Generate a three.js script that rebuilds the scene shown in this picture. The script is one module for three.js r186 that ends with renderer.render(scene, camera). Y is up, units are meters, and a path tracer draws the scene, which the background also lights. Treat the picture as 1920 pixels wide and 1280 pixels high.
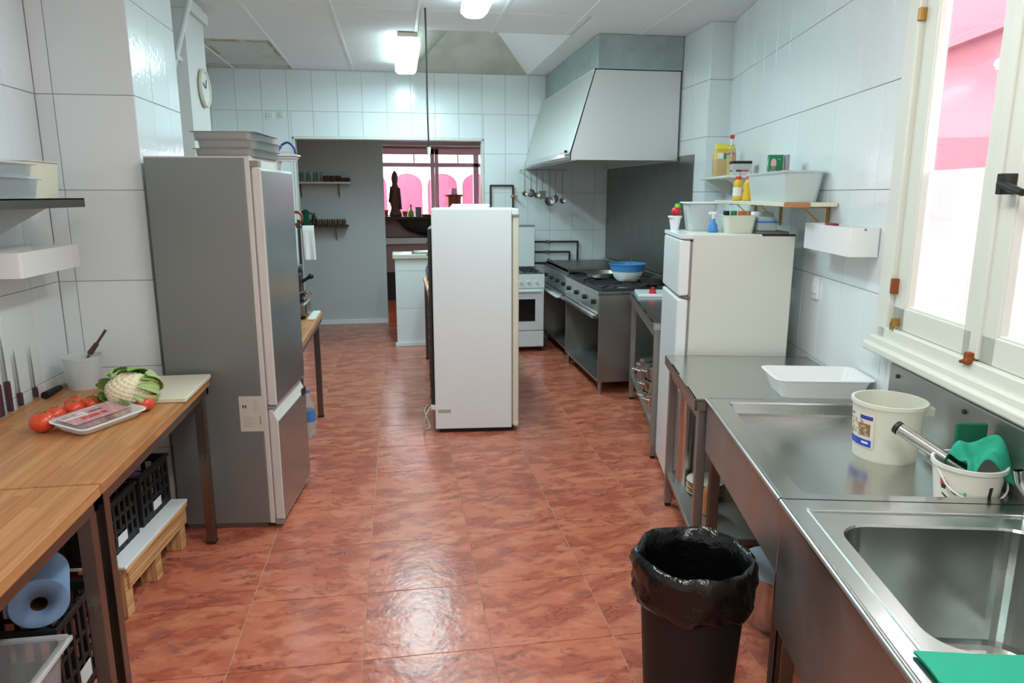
import * as THREE from 'three';
import { RoundedBoxGeometry } from 'three/addons/geometries/RoundedBoxGeometry.js';
import { mergeGeometries, mergeVertices, toCreasedNormals } from 'three/addons/utils/BufferGeometryUtils.js';
import { RectAreaLightUniformsLib } from 'three/addons/lights/RectAreaLightUniformsLib.js';

// ---------------------------------------------------------------- camera, sky, exposure
const scene = new THREE.Scene();
const RAD = Math.PI / 180;
const camera = new THREE.PerspectiveCamera(2 * Math.atan(640 / 1330) / RAD, 1.5, 0.05, 80);
camera.position.set(0, 1.68, 0);
camera.rotation.order = 'YXZ';
camera.rotation.set(-11.7 * RAD, -9 * RAD, 0);
scene.add(camera);
const renderer = new THREE.WebGLRenderer({ antialias: true });
renderer.toneMapping = THREE.LinearToneMapping;
renderer.toneMappingExposure = 1.1;
renderer.shadowMap.enabled = true;
RectAreaLightUniformsLib.init();
scene.background = new THREE.Color().setRGB(0.86, 0.95, 1.0);
scene.backgroundIntensity = 14;
const LAMP = 36, LAMP_COLOR = new THREE.Color().setRGB(0.68, 0.96, 1.0), WARM_LAMP = new THREE.Color().setRGB(0.96, 0.96, 0.92), GLOW = 9;

// ---------------------------------------------------------------- frames
const V = (x, y, z) => new THREE.Vector3(x, y, z);
const W = { p: [0, 0], th: 0 };
const RF = { p: [2.131, -3.413], th: -12.6 * RAD };      // along the slanting right-hand wall: x into the wall, z towards the viewer
const LF = { p: [-0.62, -3.52], th: -6 * RAD };          // tall grey refrigerator
const MF = { p: [0.219, -4.886], th: -4.5 * RAD };       // white refrigerator in mid-room
function toWorld(f, x, y, z) { const c = Math.cos(f.th), s = Math.sin(f.th); return [f.p[0] + c * x + s * z, y, f.p[1] - s * x + c * z]; }

// ---------------------------------------------------------------- random and noise
let seed = 7;
const rnd = () => { seed = (seed * 1664525 + 1013904223) >>> 0; return seed / 4294967296; };
const rr = (a, b) => a + (b - a) * rnd();
function lattice(n, m = n) { const a = new Float32Array(n * m); for (let i = 0; i < a.length; i++) a[i] = rnd(); return (u, v) => {
  let x = (u - Math.floor(u)) * n, y = (v - Math.floor(v)) * m, i = Math.floor(x), j = Math.floor(y); x -= i; y -= j; i %= n; j %= m;
  x = x * x * (3 - 2 * x); y = y * y * (3 - 2 * y); const k = (i + 1) % n, l = (j + 1) % m;
  return (a[j * n + i] * (1 - x) + a[j * n + k] * x) * (1 - y) + (a[l * n + i] * (1 - x) + a[l * n + k] * x) * y; }; }
function fbm(n, m, oct) { const L = []; for (let o = 0; o < oct; o++) L.push(lattice(n << o, m << o)); return (u, v) => { let s = 0, w = 0.5, t = 0; for (const f of L) { s += f(u, v) * w; t += w; w *= 0.55; } return s / t; }; }
function tex(w, h, px, py, fn, srgb = true) {   // px, py: metres that one copy covers
  const d = new Uint8Array(w * h * 4);
  for (let j = 0; j < h; j++) for (let i = 0; i < w; i++) { const c = fn((i + 0.5) / w, (j + 0.5) / h), k = (j * w + i) * 4; d[k] = c[0]; d[k + 1] = c[1]; d[k + 2] = c[2]; d[k + 3] = 255; }
  const t = new THREE.DataTexture(d, w, h); t.wrapS = t.wrapT = THREE.RepeatWrapping; t.magFilter = THREE.LinearFilter; t.minFilter = THREE.LinearMipmapLinearFilter; t.generateMipmaps = true;
  t.repeat.set(1 / px, 1 / py); if (srgb) t.colorSpace = THREE.SRGBColorSpace; t.needsUpdate = true; return t;
}
const mix = (a, b, t) => [a[0] + (b[0] - a[0]) * t, a[1] + (b[1] - a[1]) * t, a[2] + (b[2] - a[2]) * t];
const sst = (a, b, x) => { x = Math.min(1, Math.max(0, (x - a) / (b - a))); return x * x * (3 - 2 * x); };

// ---------------------------------------------------------------- textures
const n1 = fbm(14, 32, 4), n2 = fbm(12, 26, 4), n3 = fbm(6, 8, 4), n4 = fbm(16, 40, 3), nWarp = fbm(8, 8, 3);
const floorTex = tex(1024, 1024, 1.43, 1.43, (u, v) => {
  const wv = (nWarp(u, v) - 0.5) * 0.10, a = n1(u + wv, v + wv), b = n2(u - wv, v), c = n3(u, v), d = n4(u + wv * 1.5, v + wv);
  let col = mix([194, 113, 87], [172, 92, 70], sst(0.38, 0.62, a));
  col = mix(col, [205, 131, 103], 0.7 * sst(0.52, 0.70, b));
  col = mix(col, [170, 85, 69], 0.35 * sst(0.5, 0.66, c));
  const vein = 1 - sst(0.0, 0.05, Math.abs(d - 0.5));
  col = mix(col, [116, 60, 52], 0.66 * vein * sst(0.5, 0.62, a));
  return mix(col, [132, 80, 75], 0.5 * sst(0.60, 0.70, d) * sst(0.46, 0.6, c));
});
const floorBump = tex(512, 512, 0.7, 0.7, (() => { const f = fbm(20, 20, 3); return (u, v) => { const x = 255 * f(u, v); return [x, x, x]; }; })(), false);
const wg = fbm(24, 3, 4), wg2 = fbm(60, 2, 3), wTone = lattice(18, 5), wTone2 = lattice(18, 5);
const woodTex = tex(512, 1024, 0.72, 1.6, (u, v) => {
  const st = Math.floor(u * 18), off = ((st * 0.37) % 1), seg = Math.floor(((v + off) % 1) * 5), t = wTone(st / 18 + 0.001, seg / 5 + 0.001), t2 = wTone2(st / 18 + 0.001, seg / 5 + 0.001);
  let c = mix([178, 124, 76], [205, 152, 98], t); c = mix(c, [190, 118, 72], 0.4 * t2);
  const g = wg(u + st * 0.31, v + t) , g2 = wg2(u, v + t2);
  c = mix(c, [150, 96, 54], 0.45 * sst(0.48, 0.72, g)); c = mix(c, [220, 170, 118], 0.25 * sst(0.5, 0.75, g2));
  const e = Math.abs(u * 18 - Math.round(u * 18)); return e < 0.03 ? mix(c, [140, 90, 52], 0.4) : c;
});
const pineG = fbm(30, 2, 4);
const pineTex = tex(256, 512, 0.3, 0.8, (u, v) => mix([214, 172, 120], [180, 130, 84], sst(0.4, 0.7, pineG(u, v))));
const fineN = fbm(24, 24, 4);
const fineBump = tex(512, 512, 0.5, 0.5, (u, v) => { const x = 255 * fineN(u, v); return [x, x, x]; }, false);
const brushN = fbm(200, 3, 3), blotN = fbm(4, 4, 4);
const steelRough = tex(512, 512, 0.6, 0.6, (u, v) => { const x = 255 * Math.min(1, 0.72 + 0.10 * (brushN(u, v) - 0.5) + 0.3 * (blotN(u, v) - 0.5)); return [x, x, x]; }, false);
const galvN = fbm(14, 14, 4), galvN2 = fbm(3, 3, 3);
const galvTex = tex(512, 512, 0.8, 0.8, (u, v) => mix([142, 156, 154], [182, 196, 192], 0.55 * galvN(u, v) + 0.45 * galvN2(u, v)));
const stA = fbm(4, 4, 5), stB = fbm(10, 10, 4);
function stained(x0, x1, z0, z1) {   // water-stained ceiling board, stain rings along its edges
  const t = tex(256, 512, 1, 1, (u, v) => {
    const e = Math.min(u, v, 1 - u) + 0.10 * (stA(u, v) - 0.5), base = [204, 208, 204];
    const ring = (1 - sst(0.0, 0.05, Math.abs(e - 0.055))) * sst(0.42, 0.6, stB(u, v) + 0.08);
    const far = v > 0.75 ? 0 : 1;
    let c = mix(base, [170, 142, 92], 0.8 * ring * far + 0.15 * sst(0.5, 0.7, stA(u, v)) * far);
    return mix(c, [150, 116, 66], 0.7 * far * (1 - sst(0.0, 0.06, 1 - u + 0.03 * stB(u, v))) * sst(0.35, 0.5, stB(v, u)));
  });
  return t;
}
const plasterTex = tex(512, 512, 1.5, 1.5, (u, v) => mix([208, 208, 200], [190, 187, 172], 0.8 * sst(0.45, 0.75, stA(u, v)) + 0.2 * stB(u, v)));
function canvasTex(w, h, draw) { const c = document.createElement('canvas'); c.width = w; c.height = h; const g = c.getContext('2d'); draw(g, w, h); const t = new THREE.CanvasTexture(c); t.colorSpace = THREE.SRGBColorSpace; return t; }

// ---------------------------------------------------------------- materials
const std = (color, roughness = 0.5, o = {}) => new THREE.MeshStandardMaterial({ color, roughness, ...o });
const phy = (color, roughness, o) => new THREE.MeshPhysicalMaterial({ color, roughness, ...o });
const clearish = (color, t = 0.6, r = 0.35) => phy(color, r, { transmission: t, thickness: 0, ior: 1.45 });
const M = {
  tile: std('#e4ebee', 0.13, { bumpMap: fineBump, bumpScale: 0.0006 }), tileB: std('#e0e8ea', 0.16, { bumpMap: fineBump, bumpScale: 0.0008 }), grout: std('#d3d6d3', 0.9),
  floor: std('#ffffff', 0.25, { map: floorTex, bumpMap: floorBump, bumpScale: 0.0011 }), floorGrout: std('#c6a08a', 0.9),
  panel: std('#eef0f1', 0.85, { bumpMap: fineBump, bumpScale: 0.001 }), tbar: std('#eef0f0', 0.45), plaster: std('#ffffff', 0.85, { map: plasterTex }), paintWhite: std('#e4e6e4', 0.7), backPaint: std('#c2c8c8', 0.6),
  steel: std('#c6c7c4', 0.33, { metalness: 1, roughnessMap: steelRough }), steelDull: std('#a9a8a5', 0.62, { metalness: 1, roughnessMap: steelRough }), steelDark: std('#8a8883', 0.55, { metalness: 1, roughnessMap: steelRough }),
  chrome: std('#d9dadb', 0.12, { metalness: 1 }), galv: std('#ffffff', 0.55, { metalness: 0.25, map: galvTex }), hoodSteel: std('#dedfdd', 0.45, { metalness: 0.85 }),
  legSteel: std('#7d746b', 0.45, { metalness: 1, roughnessMap: steelRough }), iron: std('#2c2b2a', 0.55), blackPlastic: std('#0c0d0d', 0.6), rubber: std('#1c1c1c', 0.8), crate: std('#15191a', 0.5), bag: std('#0b0c0d', 0.22, { bumpMap: fineBump, bumpScale: 0.004 }),
  wood: std('#ffffff', 0.42, { map: woodTex }), pine: std('#ffffff', 0.7, { map: pineTex }), brownWood: std('#b27c4c', 0.6),
  fridgeGrey: std('#878b8a', 0.4, { metalness: 0.45, bumpMap: fineBump, bumpScale: 0.0004 }), fridgeDoor: std('#a3a8aa', 0.26, { metalness: 0.9 }), fridgeTrim: std('#cfccc6', 0.5), gasket: std('#8d8a84', 0.8),
  white: std('#e6e9ea', 0.35), whiteMatt: std('#e8ebec', 0.6), creamWhite: std('#d8dad2', 0.4), enamel: std('#e9eef0', 0.2), offWhite: std('#dedcd2', 0.55), windowPaint: std('#dcdfd6', 0.42), cream: std('#ddd9c4', 0.5), board: std('#ddd9c2', 0.55),
  glass: phy('#ffffff', 0.02, { transmission: 1, thickness: 0, ior: 1.5 }), film: phy('#ffffff', 1.0, { transmission: 0.55, thickness: 0 }), ovenGlass: std('#1e1c19', 0.1), milky: clearish('#eef3f3', 0.55, 0.4), milkyCream: clearish('#f2f2e8', 0.45, 0.5), clearPlastic: clearish('#f1f6f8', 0.8, 0.18), clearGlass: phy('#f2f7f5', 0.05, { transmission: 0.95, thickness: 0, ior: 1.45 }),
  rust: std('#8a4a22', 0.9), brass: std('#b08a48', 0.4, { metalness: 0.8 }), blue: std('#3f86c9', 0.45), blueDeep: std('#1f3fa0', 0.5), bluePaper: std('#8fb6e2', 0.9), green: std('#27a184', 0.9, { bumpMap: fineBump, bumpScale: 0.003 }), greenDark: std('#14664c', 0.9), purple: std('#6a3fae', 0.4), red: std('#cf2a26', 0.4), redDark: std('#8a2230', 0.5), yellow: std('#e6b51e', 0.45), orange: std('#d8672a', 0.6), brown: std('#5b3a28', 0.6), darkBrown: std('#2f211b', 0.6), greenCan: std('#1f7a4e', 0.4), lime: std('#69d13c', 0.35),
  tomato: std('#dc4f2e', 0.25, { bumpMap: fineBump, bumpScale: 0.001 }), stem: std('#4a7a2c', 0.8), curd: std('#efe6c6', 0.85, { bumpMap: fineBump, bumpScale: 0.004 }), leafA: phy('#b9d488', 0.6, { transmission: 0.25, thickness: 0 }), leafB: phy('#8fbe5a', 0.6, { transmission: 0.2, thickness: 0 }), leafC: phy('#d2e3ae', 0.6, { transmission: 0.25, thickness: 0 }), rib: std('#dfe8c4', 0.6),
  pinkWall: std('#ad6675', 0.9), pinkBoard: std('#a8425f', 0.8), facadeWhite: std('#f1eff0', 0.9), concrete: std('#7c7871', 0.95), outerWall: std('#aaa59d', 0.95), pinkGrey: std('#a4807f', 0.7), mauve: std('#dcc2cc', 0.5), terracotta: std('#b8532f', 0.6), slab: std('#c9c6b9', 0.3), oil: std('#7a5a1e', 0.3), paper: std('#f0eeea', 0.9), knifeHandle: std('#4a2a38', 0.5), copper: std('#8a4630', 0.35, { metalness: 0.6 }),
  lampGlow: new THREE.MeshStandardMaterial({ color: '#ffffff', roughness: 0.4, emissive: LAMP_COLOR, emissiveIntensity: GLOW }), warmGlow: new THREE.MeshStandardMaterial({ color: '#ffffff', roughness: 0.4, emissive: WARM_LAMP, emissiveIntensity: GLOW }), lampBase: std('#d8d2bd', 0.5),
};

// ---------------------------------------------------------------- geometry helpers
function norm(g) { if (g.index) g = g.toNonIndexed(); for (const k of Object.keys(g.attributes)) if (!['position', 'normal', 'uv'].includes(k)) g.deleteAttribute(k); if (!g.attributes.uv) g.setAttribute('uv', new THREE.BufferAttribute(new Float32Array(g.attributes.position.count * 2), 2)); if (!g.attributes.normal) g.computeVertexNormals(); g.morphAttributes = {}; return g; }
const merge = (a) => { a = (Array.isArray(a) ? a.flat(9) : [a]).map(norm); return a.length === 1 ? a[0] : mergeGeometries(a); };
function uvm(g, ox = 0, oy = 0) {   // uv in metres by the face's main direction; grain runs along z (or y on upright faces)
  const p = g.attributes.position, n = g.attributes.normal, uv = new Float32Array(p.count * 2);
  for (let i = 0; i < p.count; i += 3) {
    let ax = 0, ay = 0, az = 0; for (let k = 0; k < 3; k++) { ax += n.getX(i + k); ay += n.getY(i + k); az += n.getZ(i + k); } ax = Math.abs(ax); ay = Math.abs(ay); az = Math.abs(az);
    for (let k = 0; k < 3; k++) { const j = i + k, x = p.getX(j), y = p.getY(j), z = p.getZ(j); let a, b; if (ay >= ax && ay >= az) { a = x; b = z; } else if (ax >= az) { a = y; b = z; } else { a = x; b = y; } uv[j * 2] = a + ox; uv[j * 2 + 1] = b + oy; }
  }
  g.setAttribute('uv', new THREE.BufferAttribute(uv, 2)); return g;
}
const BB = (x0, x1, y0, y1, z0, z1, r = 0.003) => { const w = x1 - x0, h = y1 - y0, d = z1 - z0; r = Math.min(r, w * 0.45, h * 0.45, d * 0.45); return new RoundedBoxGeometry(w, h, d, 1, r).translate((x0 + x1) / 2, (y0 + y1) / 2, (z0 + z1) / 2); };
const plain = (x0, x1, y0, y1, z0, z1) => new THREE.BoxGeometry(x1 - x0, y1 - y0, z1 - z0).translate((x0 + x1) / 2, (y0 + y1) / 2, (z0 + z1) / 2);
const cyl = (r0, r1, h, x, y, z, seg = 24, open = false) => new THREE.CylinderGeometry(r1, r0, h, seg, 1, open).translate(x, y + h / 2, z);   // r0 bottom, r1 top
const sph = (r, x, y, z, sx = 1, sy = 1, sz = 1, a = 20, b = 14) => new THREE.SphereGeometry(r, a, b).scale(sx, sy, sz).translate(x, y, z);
const bar = (a, b, r, seg = 10, r2 = r) => { const A = V(...a), B = V(...b), d = B.clone().sub(A), g = new THREE.CylinderGeometry(r2, r, d.length(), seg); g.applyQuaternion(new THREE.Quaternion().setFromUnitVectors(V(0, 1, 0), d.clone().normalize())); return g.translate(...A.add(B).multiplyScalar(0.5).toArray()); };
const poly = (pts, r, seg = 10) => { const o = []; for (let i = 0; i + 1 < pts.length; i++) { o.push(bar(pts[i], pts[i + 1], r, seg)); if (i) o.push(new THREE.SphereGeometry(r, seg, 8).translate(...pts[i])); } return o; };
const tube = (pts, r, n = 40, seg = 10, closed = false) => new THREE.TubeGeometry(new THREE.CatmullRomCurve3(pts.map((p) => V(...p)), closed), n, r, seg, closed);
const lathe = (pts, x, y, z, seg = 32) => new THREE.LatheGeometry(pts.map((p) => new THREE.Vector2(p[0], p[1])), seg).translate(x, y, z);
const beam = (a, b, w, h) => { const A = V(...a), B = V(...b), d = B.clone().sub(A), g = new RoundedBoxGeometry(w, h, d.length(), 1, Math.min(w, h) * 0.15); g.applyQuaternion(new THREE.Quaternion().setFromUnitVectors(V(0, 0, 1), d.clone().normalize())); return g.translate(...A.add(B).multiplyScalar(0.5).toArray()); };
function prism(pts, h0, h1, axis = 'y', bevel = 0) {   // pts: outline in the plane across the axis ((x,z) for y, (x,y) for z, (z,y) for x)
  const s = new THREE.Shape(pts.map((p) => new THREE.Vector2(p[0], axis === 'y' ? -p[1] : p[1])));
  const g = new THREE.ExtrudeGeometry(s, { depth: h1 - h0 - 2 * bevel, bevelEnabled: bevel > 0, bevelThickness: bevel, bevelSize: bevel, bevelOffset: -bevel, bevelSegments: 1, curveSegments: 8 }); g.translate(0, 0, h0 + bevel);
  if (axis === 'y') g.rotateX(-Math.PI / 2);
  if (axis === 'x') { g.rotateY(Math.PI / 2); g.scale(1, 1, -1); flip(g); }
  return g;
}
function flip(g) { g = g.index ? g : g; const p = g.attributes.position.array, n = g.attributes.normal.array; if (g.index) { const a = g.index.array; for (let i = 0; i < a.length; i += 3) { const t = a[i]; a[i] = a[i + 1]; a[i + 1] = t; } } else for (const [arr, k] of [[p, 3], [n, 3], [g.attributes.uv.array, 2]]) for (let i = 0; i < arr.length; i += 3 * k) for (let c = 0; c < k; c++) { const t = arr[i + c]; arr[i + c] = arr[i + k + c]; arr[i + k + c] = t; } g.computeVertexNormals(); return g; }
const ring = (w, d, r, y, x = 0, z = 0, n = 5) => { const o = []; r = Math.max(0.0005, Math.min(r, w / 2 - 1e-4, d / 2 - 1e-4)); for (const [sx, sz, a0] of [[1, 1, 0], [-1, 1, 90], [-1, -1, 180], [1, -1, 270]]) for (let i = 0; i <= n; i++) { const a = (a0 + 90 * i / n) * RAD; o.push([x + sx * (w / 2 - r) + r * Math.cos(a), y, z + sz * (d / 2 - r) + r * Math.sin(a)]); } return o; };
const circ = (r, y, x = 0, z = 0, n = 28) => Array.from({ length: n }, (_, i) => [x + r * Math.cos(i / n * 2 * Math.PI), y, z + r * Math.sin(i / n * 2 * Math.PI)]);
function loft(rings, cap0 = true, cap1 = false, crease = 0.7) {   // skin over rings of equal length (each runs x towards z)
  const n = rings[0].length, p = [], tri = (a, b, c) => p.push(...a, ...b, ...c);
  for (let k = 0; k + 1 < rings.length; k++) for (let i = 0; i < n; i++) { const j = (i + 1) % n, A = rings[k], B = rings[k + 1]; tri(A[i], B[i], B[j]); tri(A[i], B[j], A[j]); }
  const mid = (R) => R.reduce((s, q) => [s[0] + q[0] / n, s[1] + q[1] / n, s[2] + q[2] / n], [0, 0, 0]);
  if (cap0) { const R = rings[0], c = mid(R); for (let i = 0; i < n; i++) tri(c, R[i], R[(i + 1) % n]); }
  if (cap1) { const R = rings[rings.length - 1], c = mid(R); for (let i = 0; i < n; i++) tri(c, R[(i + 1) % n], R[i]); }
  const g = new THREE.BufferGeometry(); g.setAttribute('position', new THREE.BufferAttribute(new Float32Array(p), 3));
  return norm(toCreasedNormals(g, crease));
}
function openBox(x0, x1, y0, y1, z0, z1, t = 0.003, taper = 0, r = 0.015, lip = 0) {   // open-topped container with wall thickness
  const w = x1 - x0, d = z1 - z0, cx = (x0 + x1) / 2, cz = (z0 + z1) / 2, R = [ring(w - 2 * taper, d - 2 * taper, r, y0, cx, cz), ring(w, d, r, y1 - (lip ? t : 0), cx, cz)];
  if (lip) { R.push(ring(w + 2 * lip, d + 2 * lip, r + lip, y1 - t, cx, cz), ring(w + 2 * lip, d + 2 * lip, r + lip, y1, cx, cz)); }
  else R.push(ring(w, d, r, y1, cx, cz));
  R.push(ring(w - 2 * t, d - 2 * t, r, y1, cx, cz), ring(w - 2 * taper - 2 * t, d - 2 * taper - 2 * t, r, y0 + t, cx, cz));
  return loft(R, true, true);
}
function pail(r0, r1, h, t, x, y, z, lip = 0.004, n = 36) { const R = [circ(r0, y, x, z, n), circ(r1, y + h - 0.012, x, z, n)]; if (lip) R.push(circ(r1 + lip, y + h - 0.012, x, z, n), circ(r1 + lip, y + h, x, z, n)); else R.push(circ(r1, y + h, x, z, n)); R.push(circ(r1 - t, y + h, x, z, n), circ(r0 - t, y + t, x, z, n)); return loft(R, true, true); }

// ---------------------------------------------------------------- scene helpers
const used = {};
const numbered = (n) => { const k = used[n] = (used[n] ?? -1) + 1; return k ? n + '_' + String(k).padStart(3, '0') : n; };
function thing(f, name, label, category, org, group, turn = 0) {
  const o = new THREE.Group(); o.name = numbered(name); o.position.set(...toWorld(f, ...org)); o.rotation.y = f.th + turn; o.userData = { label, category }; if (group) o.userData.group = group;
  orgs.set(o, org); scene.add(o); return o;
}
const orgs = new Map();
function part(name, geo, mat, parent, opt = {}) {   // geometry given in the frame's coordinates
  const g = merge(geo), org = orgs.get(parent); if (!opt.keepUV) uvm(g, opt.ox ?? 0, opt.oy ?? 0); if (!opt.local) g.translate(-org[0], -org[1], -org[2]);
  const m = new THREE.Mesh(g, mat); m.name = name; m.castShadow = m.receiveShadow = true; if (opt.label) m.userData.label = opt.label; if (opt.stuff) m.userData.kind = 'stuff';
  orgs.set(m, org); parent.add(m); return m;
}
function struct(f, name, label, category, org = [0, 0, 0]) { const o = thing(f, name, label, category, org); o.userData.kind = 'structure'; return o; }
const one = (f, name, label, category, org, geo, mat, group, opt) => { const t = thing(f, name, label, category, org, group); part(opt?.part ?? 'body', geo, mat, t, opt); return t; };
function copyOf(o, f, org, label, turn = 0) { const c = o.clone(); c.name = numbered(o.name.replace(/_\d{3}$/, '')); c.position.set(...toWorld(f, ...org)); c.rotation.y = f.th + turn; c.userData = { ...o.userData }; if (label) c.userData.label = label; scene.add(c); return c; }

// ---------------------------------------------------------------- tiles
const tileCache = new Map();
function tileGeo(w, h, t, c, grain) {
  const key = [w, h, t, c, grain].map((v) => Math.round(v * 1000)).join(); if (tileCache.has(key)) return tileCache.get(key);
  const P = (x, y, z) => [x, y, z], a = w / 2, b = h / 2, ai = a - c, bi = b - c, p = [];
  const q = (A, B, C, D) => p.push(...A, ...B, ...C, ...A, ...C, ...D);
  q(P(-ai, -bi, t), P(ai, -bi, t), P(ai, bi, t), P(-ai, bi, t));
  const lo = t - c, O = [[-a, -b], [a, -b], [a, b], [-a, b]], I = [[-ai, -bi], [ai, -bi], [ai, bi], [-ai, bi]];
  for (let i = 0; i < 4; i++) { const j = (i + 1) % 4; q(P(...O[i], lo), P(...O[j], lo), P(...I[j], t), P(...I[i], t)); q(P(...O[i], 0), P(...O[j], 0), P(...O[j], lo), P(...O[i], lo)); }
  const g = new THREE.BufferGeometry(); g.setAttribute('position', new THREE.BufferAttribute(new Float32Array(p), 3)); g.computeVertexNormals();
  const uv = new Float32Array(p.length / 3 * 2); for (let i = 0; i < p.length / 3; i++) { uv[i * 2] = p[i * 3] + grain * 0.37; uv[i * 2 + 1] = p[i * 3 + 1] + grain * 0.61; } g.setAttribute('uv', new THREE.BufferAttribute(uv, 2));
  tileCache.set(key, g); return g;
}
function subtract(r, hole) { const [a, b, c, d] = r, [e, f, g, h] = hole; if (e >= b || f <= a || g >= d || h <= c) return [r]; const o = []; if (e > a) o.push([a, e, c, d]); if (f < b) o.push([f, b, c, d]); const x0 = Math.max(a, e), x1 = Math.min(b, f); if (g > c) o.push([x0, x1, c, g]); if (h < d) o.push([x0, x1, h, d]); return o; }
// tiles on a plane: place(u, v) gives the local point, quat its turning; ranges u0..u1, v0..v1, joints every pu from au, every pv from av
function tiles(parent, name, mats, quat, place, [u0, u1, pu, au], [v0, v1, pv, av], holes = [], t = 0.008, gap = 0.003, tilt = 0.0025, nGrain = 5, chamfer = 0.0015) {
  for (let i = Math.floor((u0 - au) / pu - 1e-6); au + i * pu < u1 - 1e-6; i++) for (let j = Math.floor((v0 - av) / pv - 1e-6); av + j * pv < v1 - 1e-6; j++) {
    let rs = [[Math.max(u0, au + i * pu), Math.min(u1, au + (i + 1) * pu), Math.max(v0, av + j * pv), Math.min(v1, av + (j + 1) * pv)]];
    for (const h of holes) rs = rs.flatMap((r) => subtract(r, h));
    for (const [a, b, c, d] of rs) { if (b - a < 0.012 || d - c < 0.012) continue;
      const m = new THREE.Mesh(tileGeo(b - a - gap, d - c - gap, t, chamfer, Math.floor(rnd() * nGrain)), mats[Math.floor(rnd() * mats.length)]); m.name = name; m.castShadow = m.receiveShadow = true;
      m.position.copy(place((a + b) / 2, (c + d) / 2)); m.quaternion.copy(quat); m.quaternion.multiply(new THREE.Quaternion().setFromEuler(new THREE.Euler(rr(-tilt, tilt), rr(-tilt, tilt), 0))); parent.add(m); }
  }
}
const Q = (x, y, z) => new THREE.Quaternion().setFromEuler(new THREE.Euler(x, y, z));
const TM = [M.tile, M.tile, M.tileB], ROW = [0, 2.97, 0.425, 0], TW = 0.265;

// ================================================================ the room
const CEIL = 2.97, BACK = -8.15;
{ // floor
  const o = struct(W, 'floor', 'terracotta mottled ceramic tile floor of the kitchen', 'floor');
  part('screed', plain(-2.3, 2.9, -0.12, -0.004, -9.65, 1.5), M.floorGrout, o);
  tiles(o, 'tile', [M.floor], Q(-Math.PI / 2, 0, 0), (u, v) => V(u, -0.01, -v), [-1.9, 2.62, 0.478, 0.298], [-1.3, 9.5, 0.455, 2.378], [], 0.01, 0.0035, 0.0006, 9, 0.001);
}
function wallBox(o, x0, x1, y0, y1, z0, z1, m = M.grout) { part('wall_core', plain(x0, x1, y0, y1, z0, z1), m, o); }
{ // left wall beside the near tables
  const o = struct(W, 'wall_left', 'white tiled wall behind the wooden worktables', 'wall');
  wallBox(o, -1.85, -1.608, 0, CEIL, -3.66, 1.3);
  tiles(o, 'tile', TM, Q(0, Math.PI / 2, 0), (u, v) => V(-1.608, v, -u), [-1.3, 3.65, TW, 3.65], ROW);
}
{ const o = struct(W, 'wall_pillar', 'white tiled pillar between the tall grey refrigerator and the worktables', 'wall');
  wallBox(o, -1.9, -1.188, 0, CEIL, -4.37, -3.658);
  tiles(o, 'tile', TM, Q(0, 0, 0), (u, v) => V(u, v, -3.658), [-1.6, -1.18, 0.345, -1.525], ROW);
  tiles(o, 'tile', TM, Q(0, Math.PI / 2, 0), (u, v) => V(-1.188, v, -u), [3.65, 4.37, TW, 3.65], ROW);
}
{ const o = struct(W, 'wall_left_far', 'white tiled side wall beyond the pillars', 'wall');
  wallBox(o, -2.15, -1.908, 0, CEIL, -8.3, -4.2);
  tiles(o, 'tile', TM, Q(0, Math.PI / 2, 0), (u, v) => V(-1.908, v, -u), [4.37, 8.15, TW, 4.37], ROW);
}
{ const o = struct(W, 'wall_pillar_far', 'narrow pale pillar carrying the round clock', 'wall');
  part('wall_core', [plain(-1.92, -1.33, 0, CEIL, -5.68, -5.2), BB(-1.5, -1.30, 2.86, 2.93, -5.72, -5.16)], M.paintWhite, o);
}
{ // back wall with the wide opening
  const o = struct(W, 'wall_back', 'white tiled back wall with a wide opening to the next room', 'wall');
  part('wall_core', [plain(-2.1, -1.08, 0, CEIL + 0.9, -8.30, -8.158), plain(0.957, 2.75, 0, CEIL + 0.9, -8.30, -8.158), plain(-1.08, 0.957, 2.275, CEIL + 0.9, -8.30, -8.158)], M.grout, o);
  part('reveal_trim', [BB(-1.095, -1.07, 0, 2.285, -8.31, -8.143), BB(0.947, 0.972, 0.99, 2.285, -8.31, -8.143), BB(-1.095, 0.972, 2.265, 2.29, -8.31, -8.143)], M.creamWhite, o);
  tiles(o, 'tile', TM, Q(0, 0, 0), (u, v) => V(u, v, -8.158), [-1.9, 2.41, 0.26, 0.957], ROW, [[-1.095, 0.972, 0, 2.29]]);
}
{ const o = struct(W, 'wall_half', 'low white tiled half wall with a pale stone counter slab', 'wall');
  wallBox(o, -0.05, 0.957, 0, 0.985, -8.29, -7.958);
  tiles(o, 'tile', TM, Q(0, 0, 0), (u, v) => V(u, v, -7.958), [-0.05, 0.957, 0.42, -0.05], [0.045, 0.985, 0.425, 0.0]);
  part('counter_slab', BB(-0.075, 0.945, 0.985, 1.035, -8.33, -7.915, 0.008), M.slab, o);
  part('base_trim', BB(-0.07, 0.957, 0, 0.045, -7.965, -7.935), M.enamel, o);
}
{ // wall behind the cookers
  const o = struct(W, 'wall_right_far', 'wall behind the cookers, tiled above a steel splashback', 'wall');
  wallBox(o, 2.418, 2.8, 0, CEIL, -8.3, -5.47);
  tiles(o, 'tile', TM, Q(0, -Math.PI / 2, 0), (u, v) => V(2.418, v, u), [-8.15, -5.47, TW, -5.47], ROW, [[-8.15, -5.68, 0.8, 2.0]]);
  tiles(o, 'tile', TM, Q(0, 0, 0), (u, v) => V(u, v, -5.468), [2.41, 2.66, TW, 2.41], ROW);
  part('splashback', plain(2.404, 2.418, 0.6, 2.0, -8.145, -5.68), M.steelDark, o);
}
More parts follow.
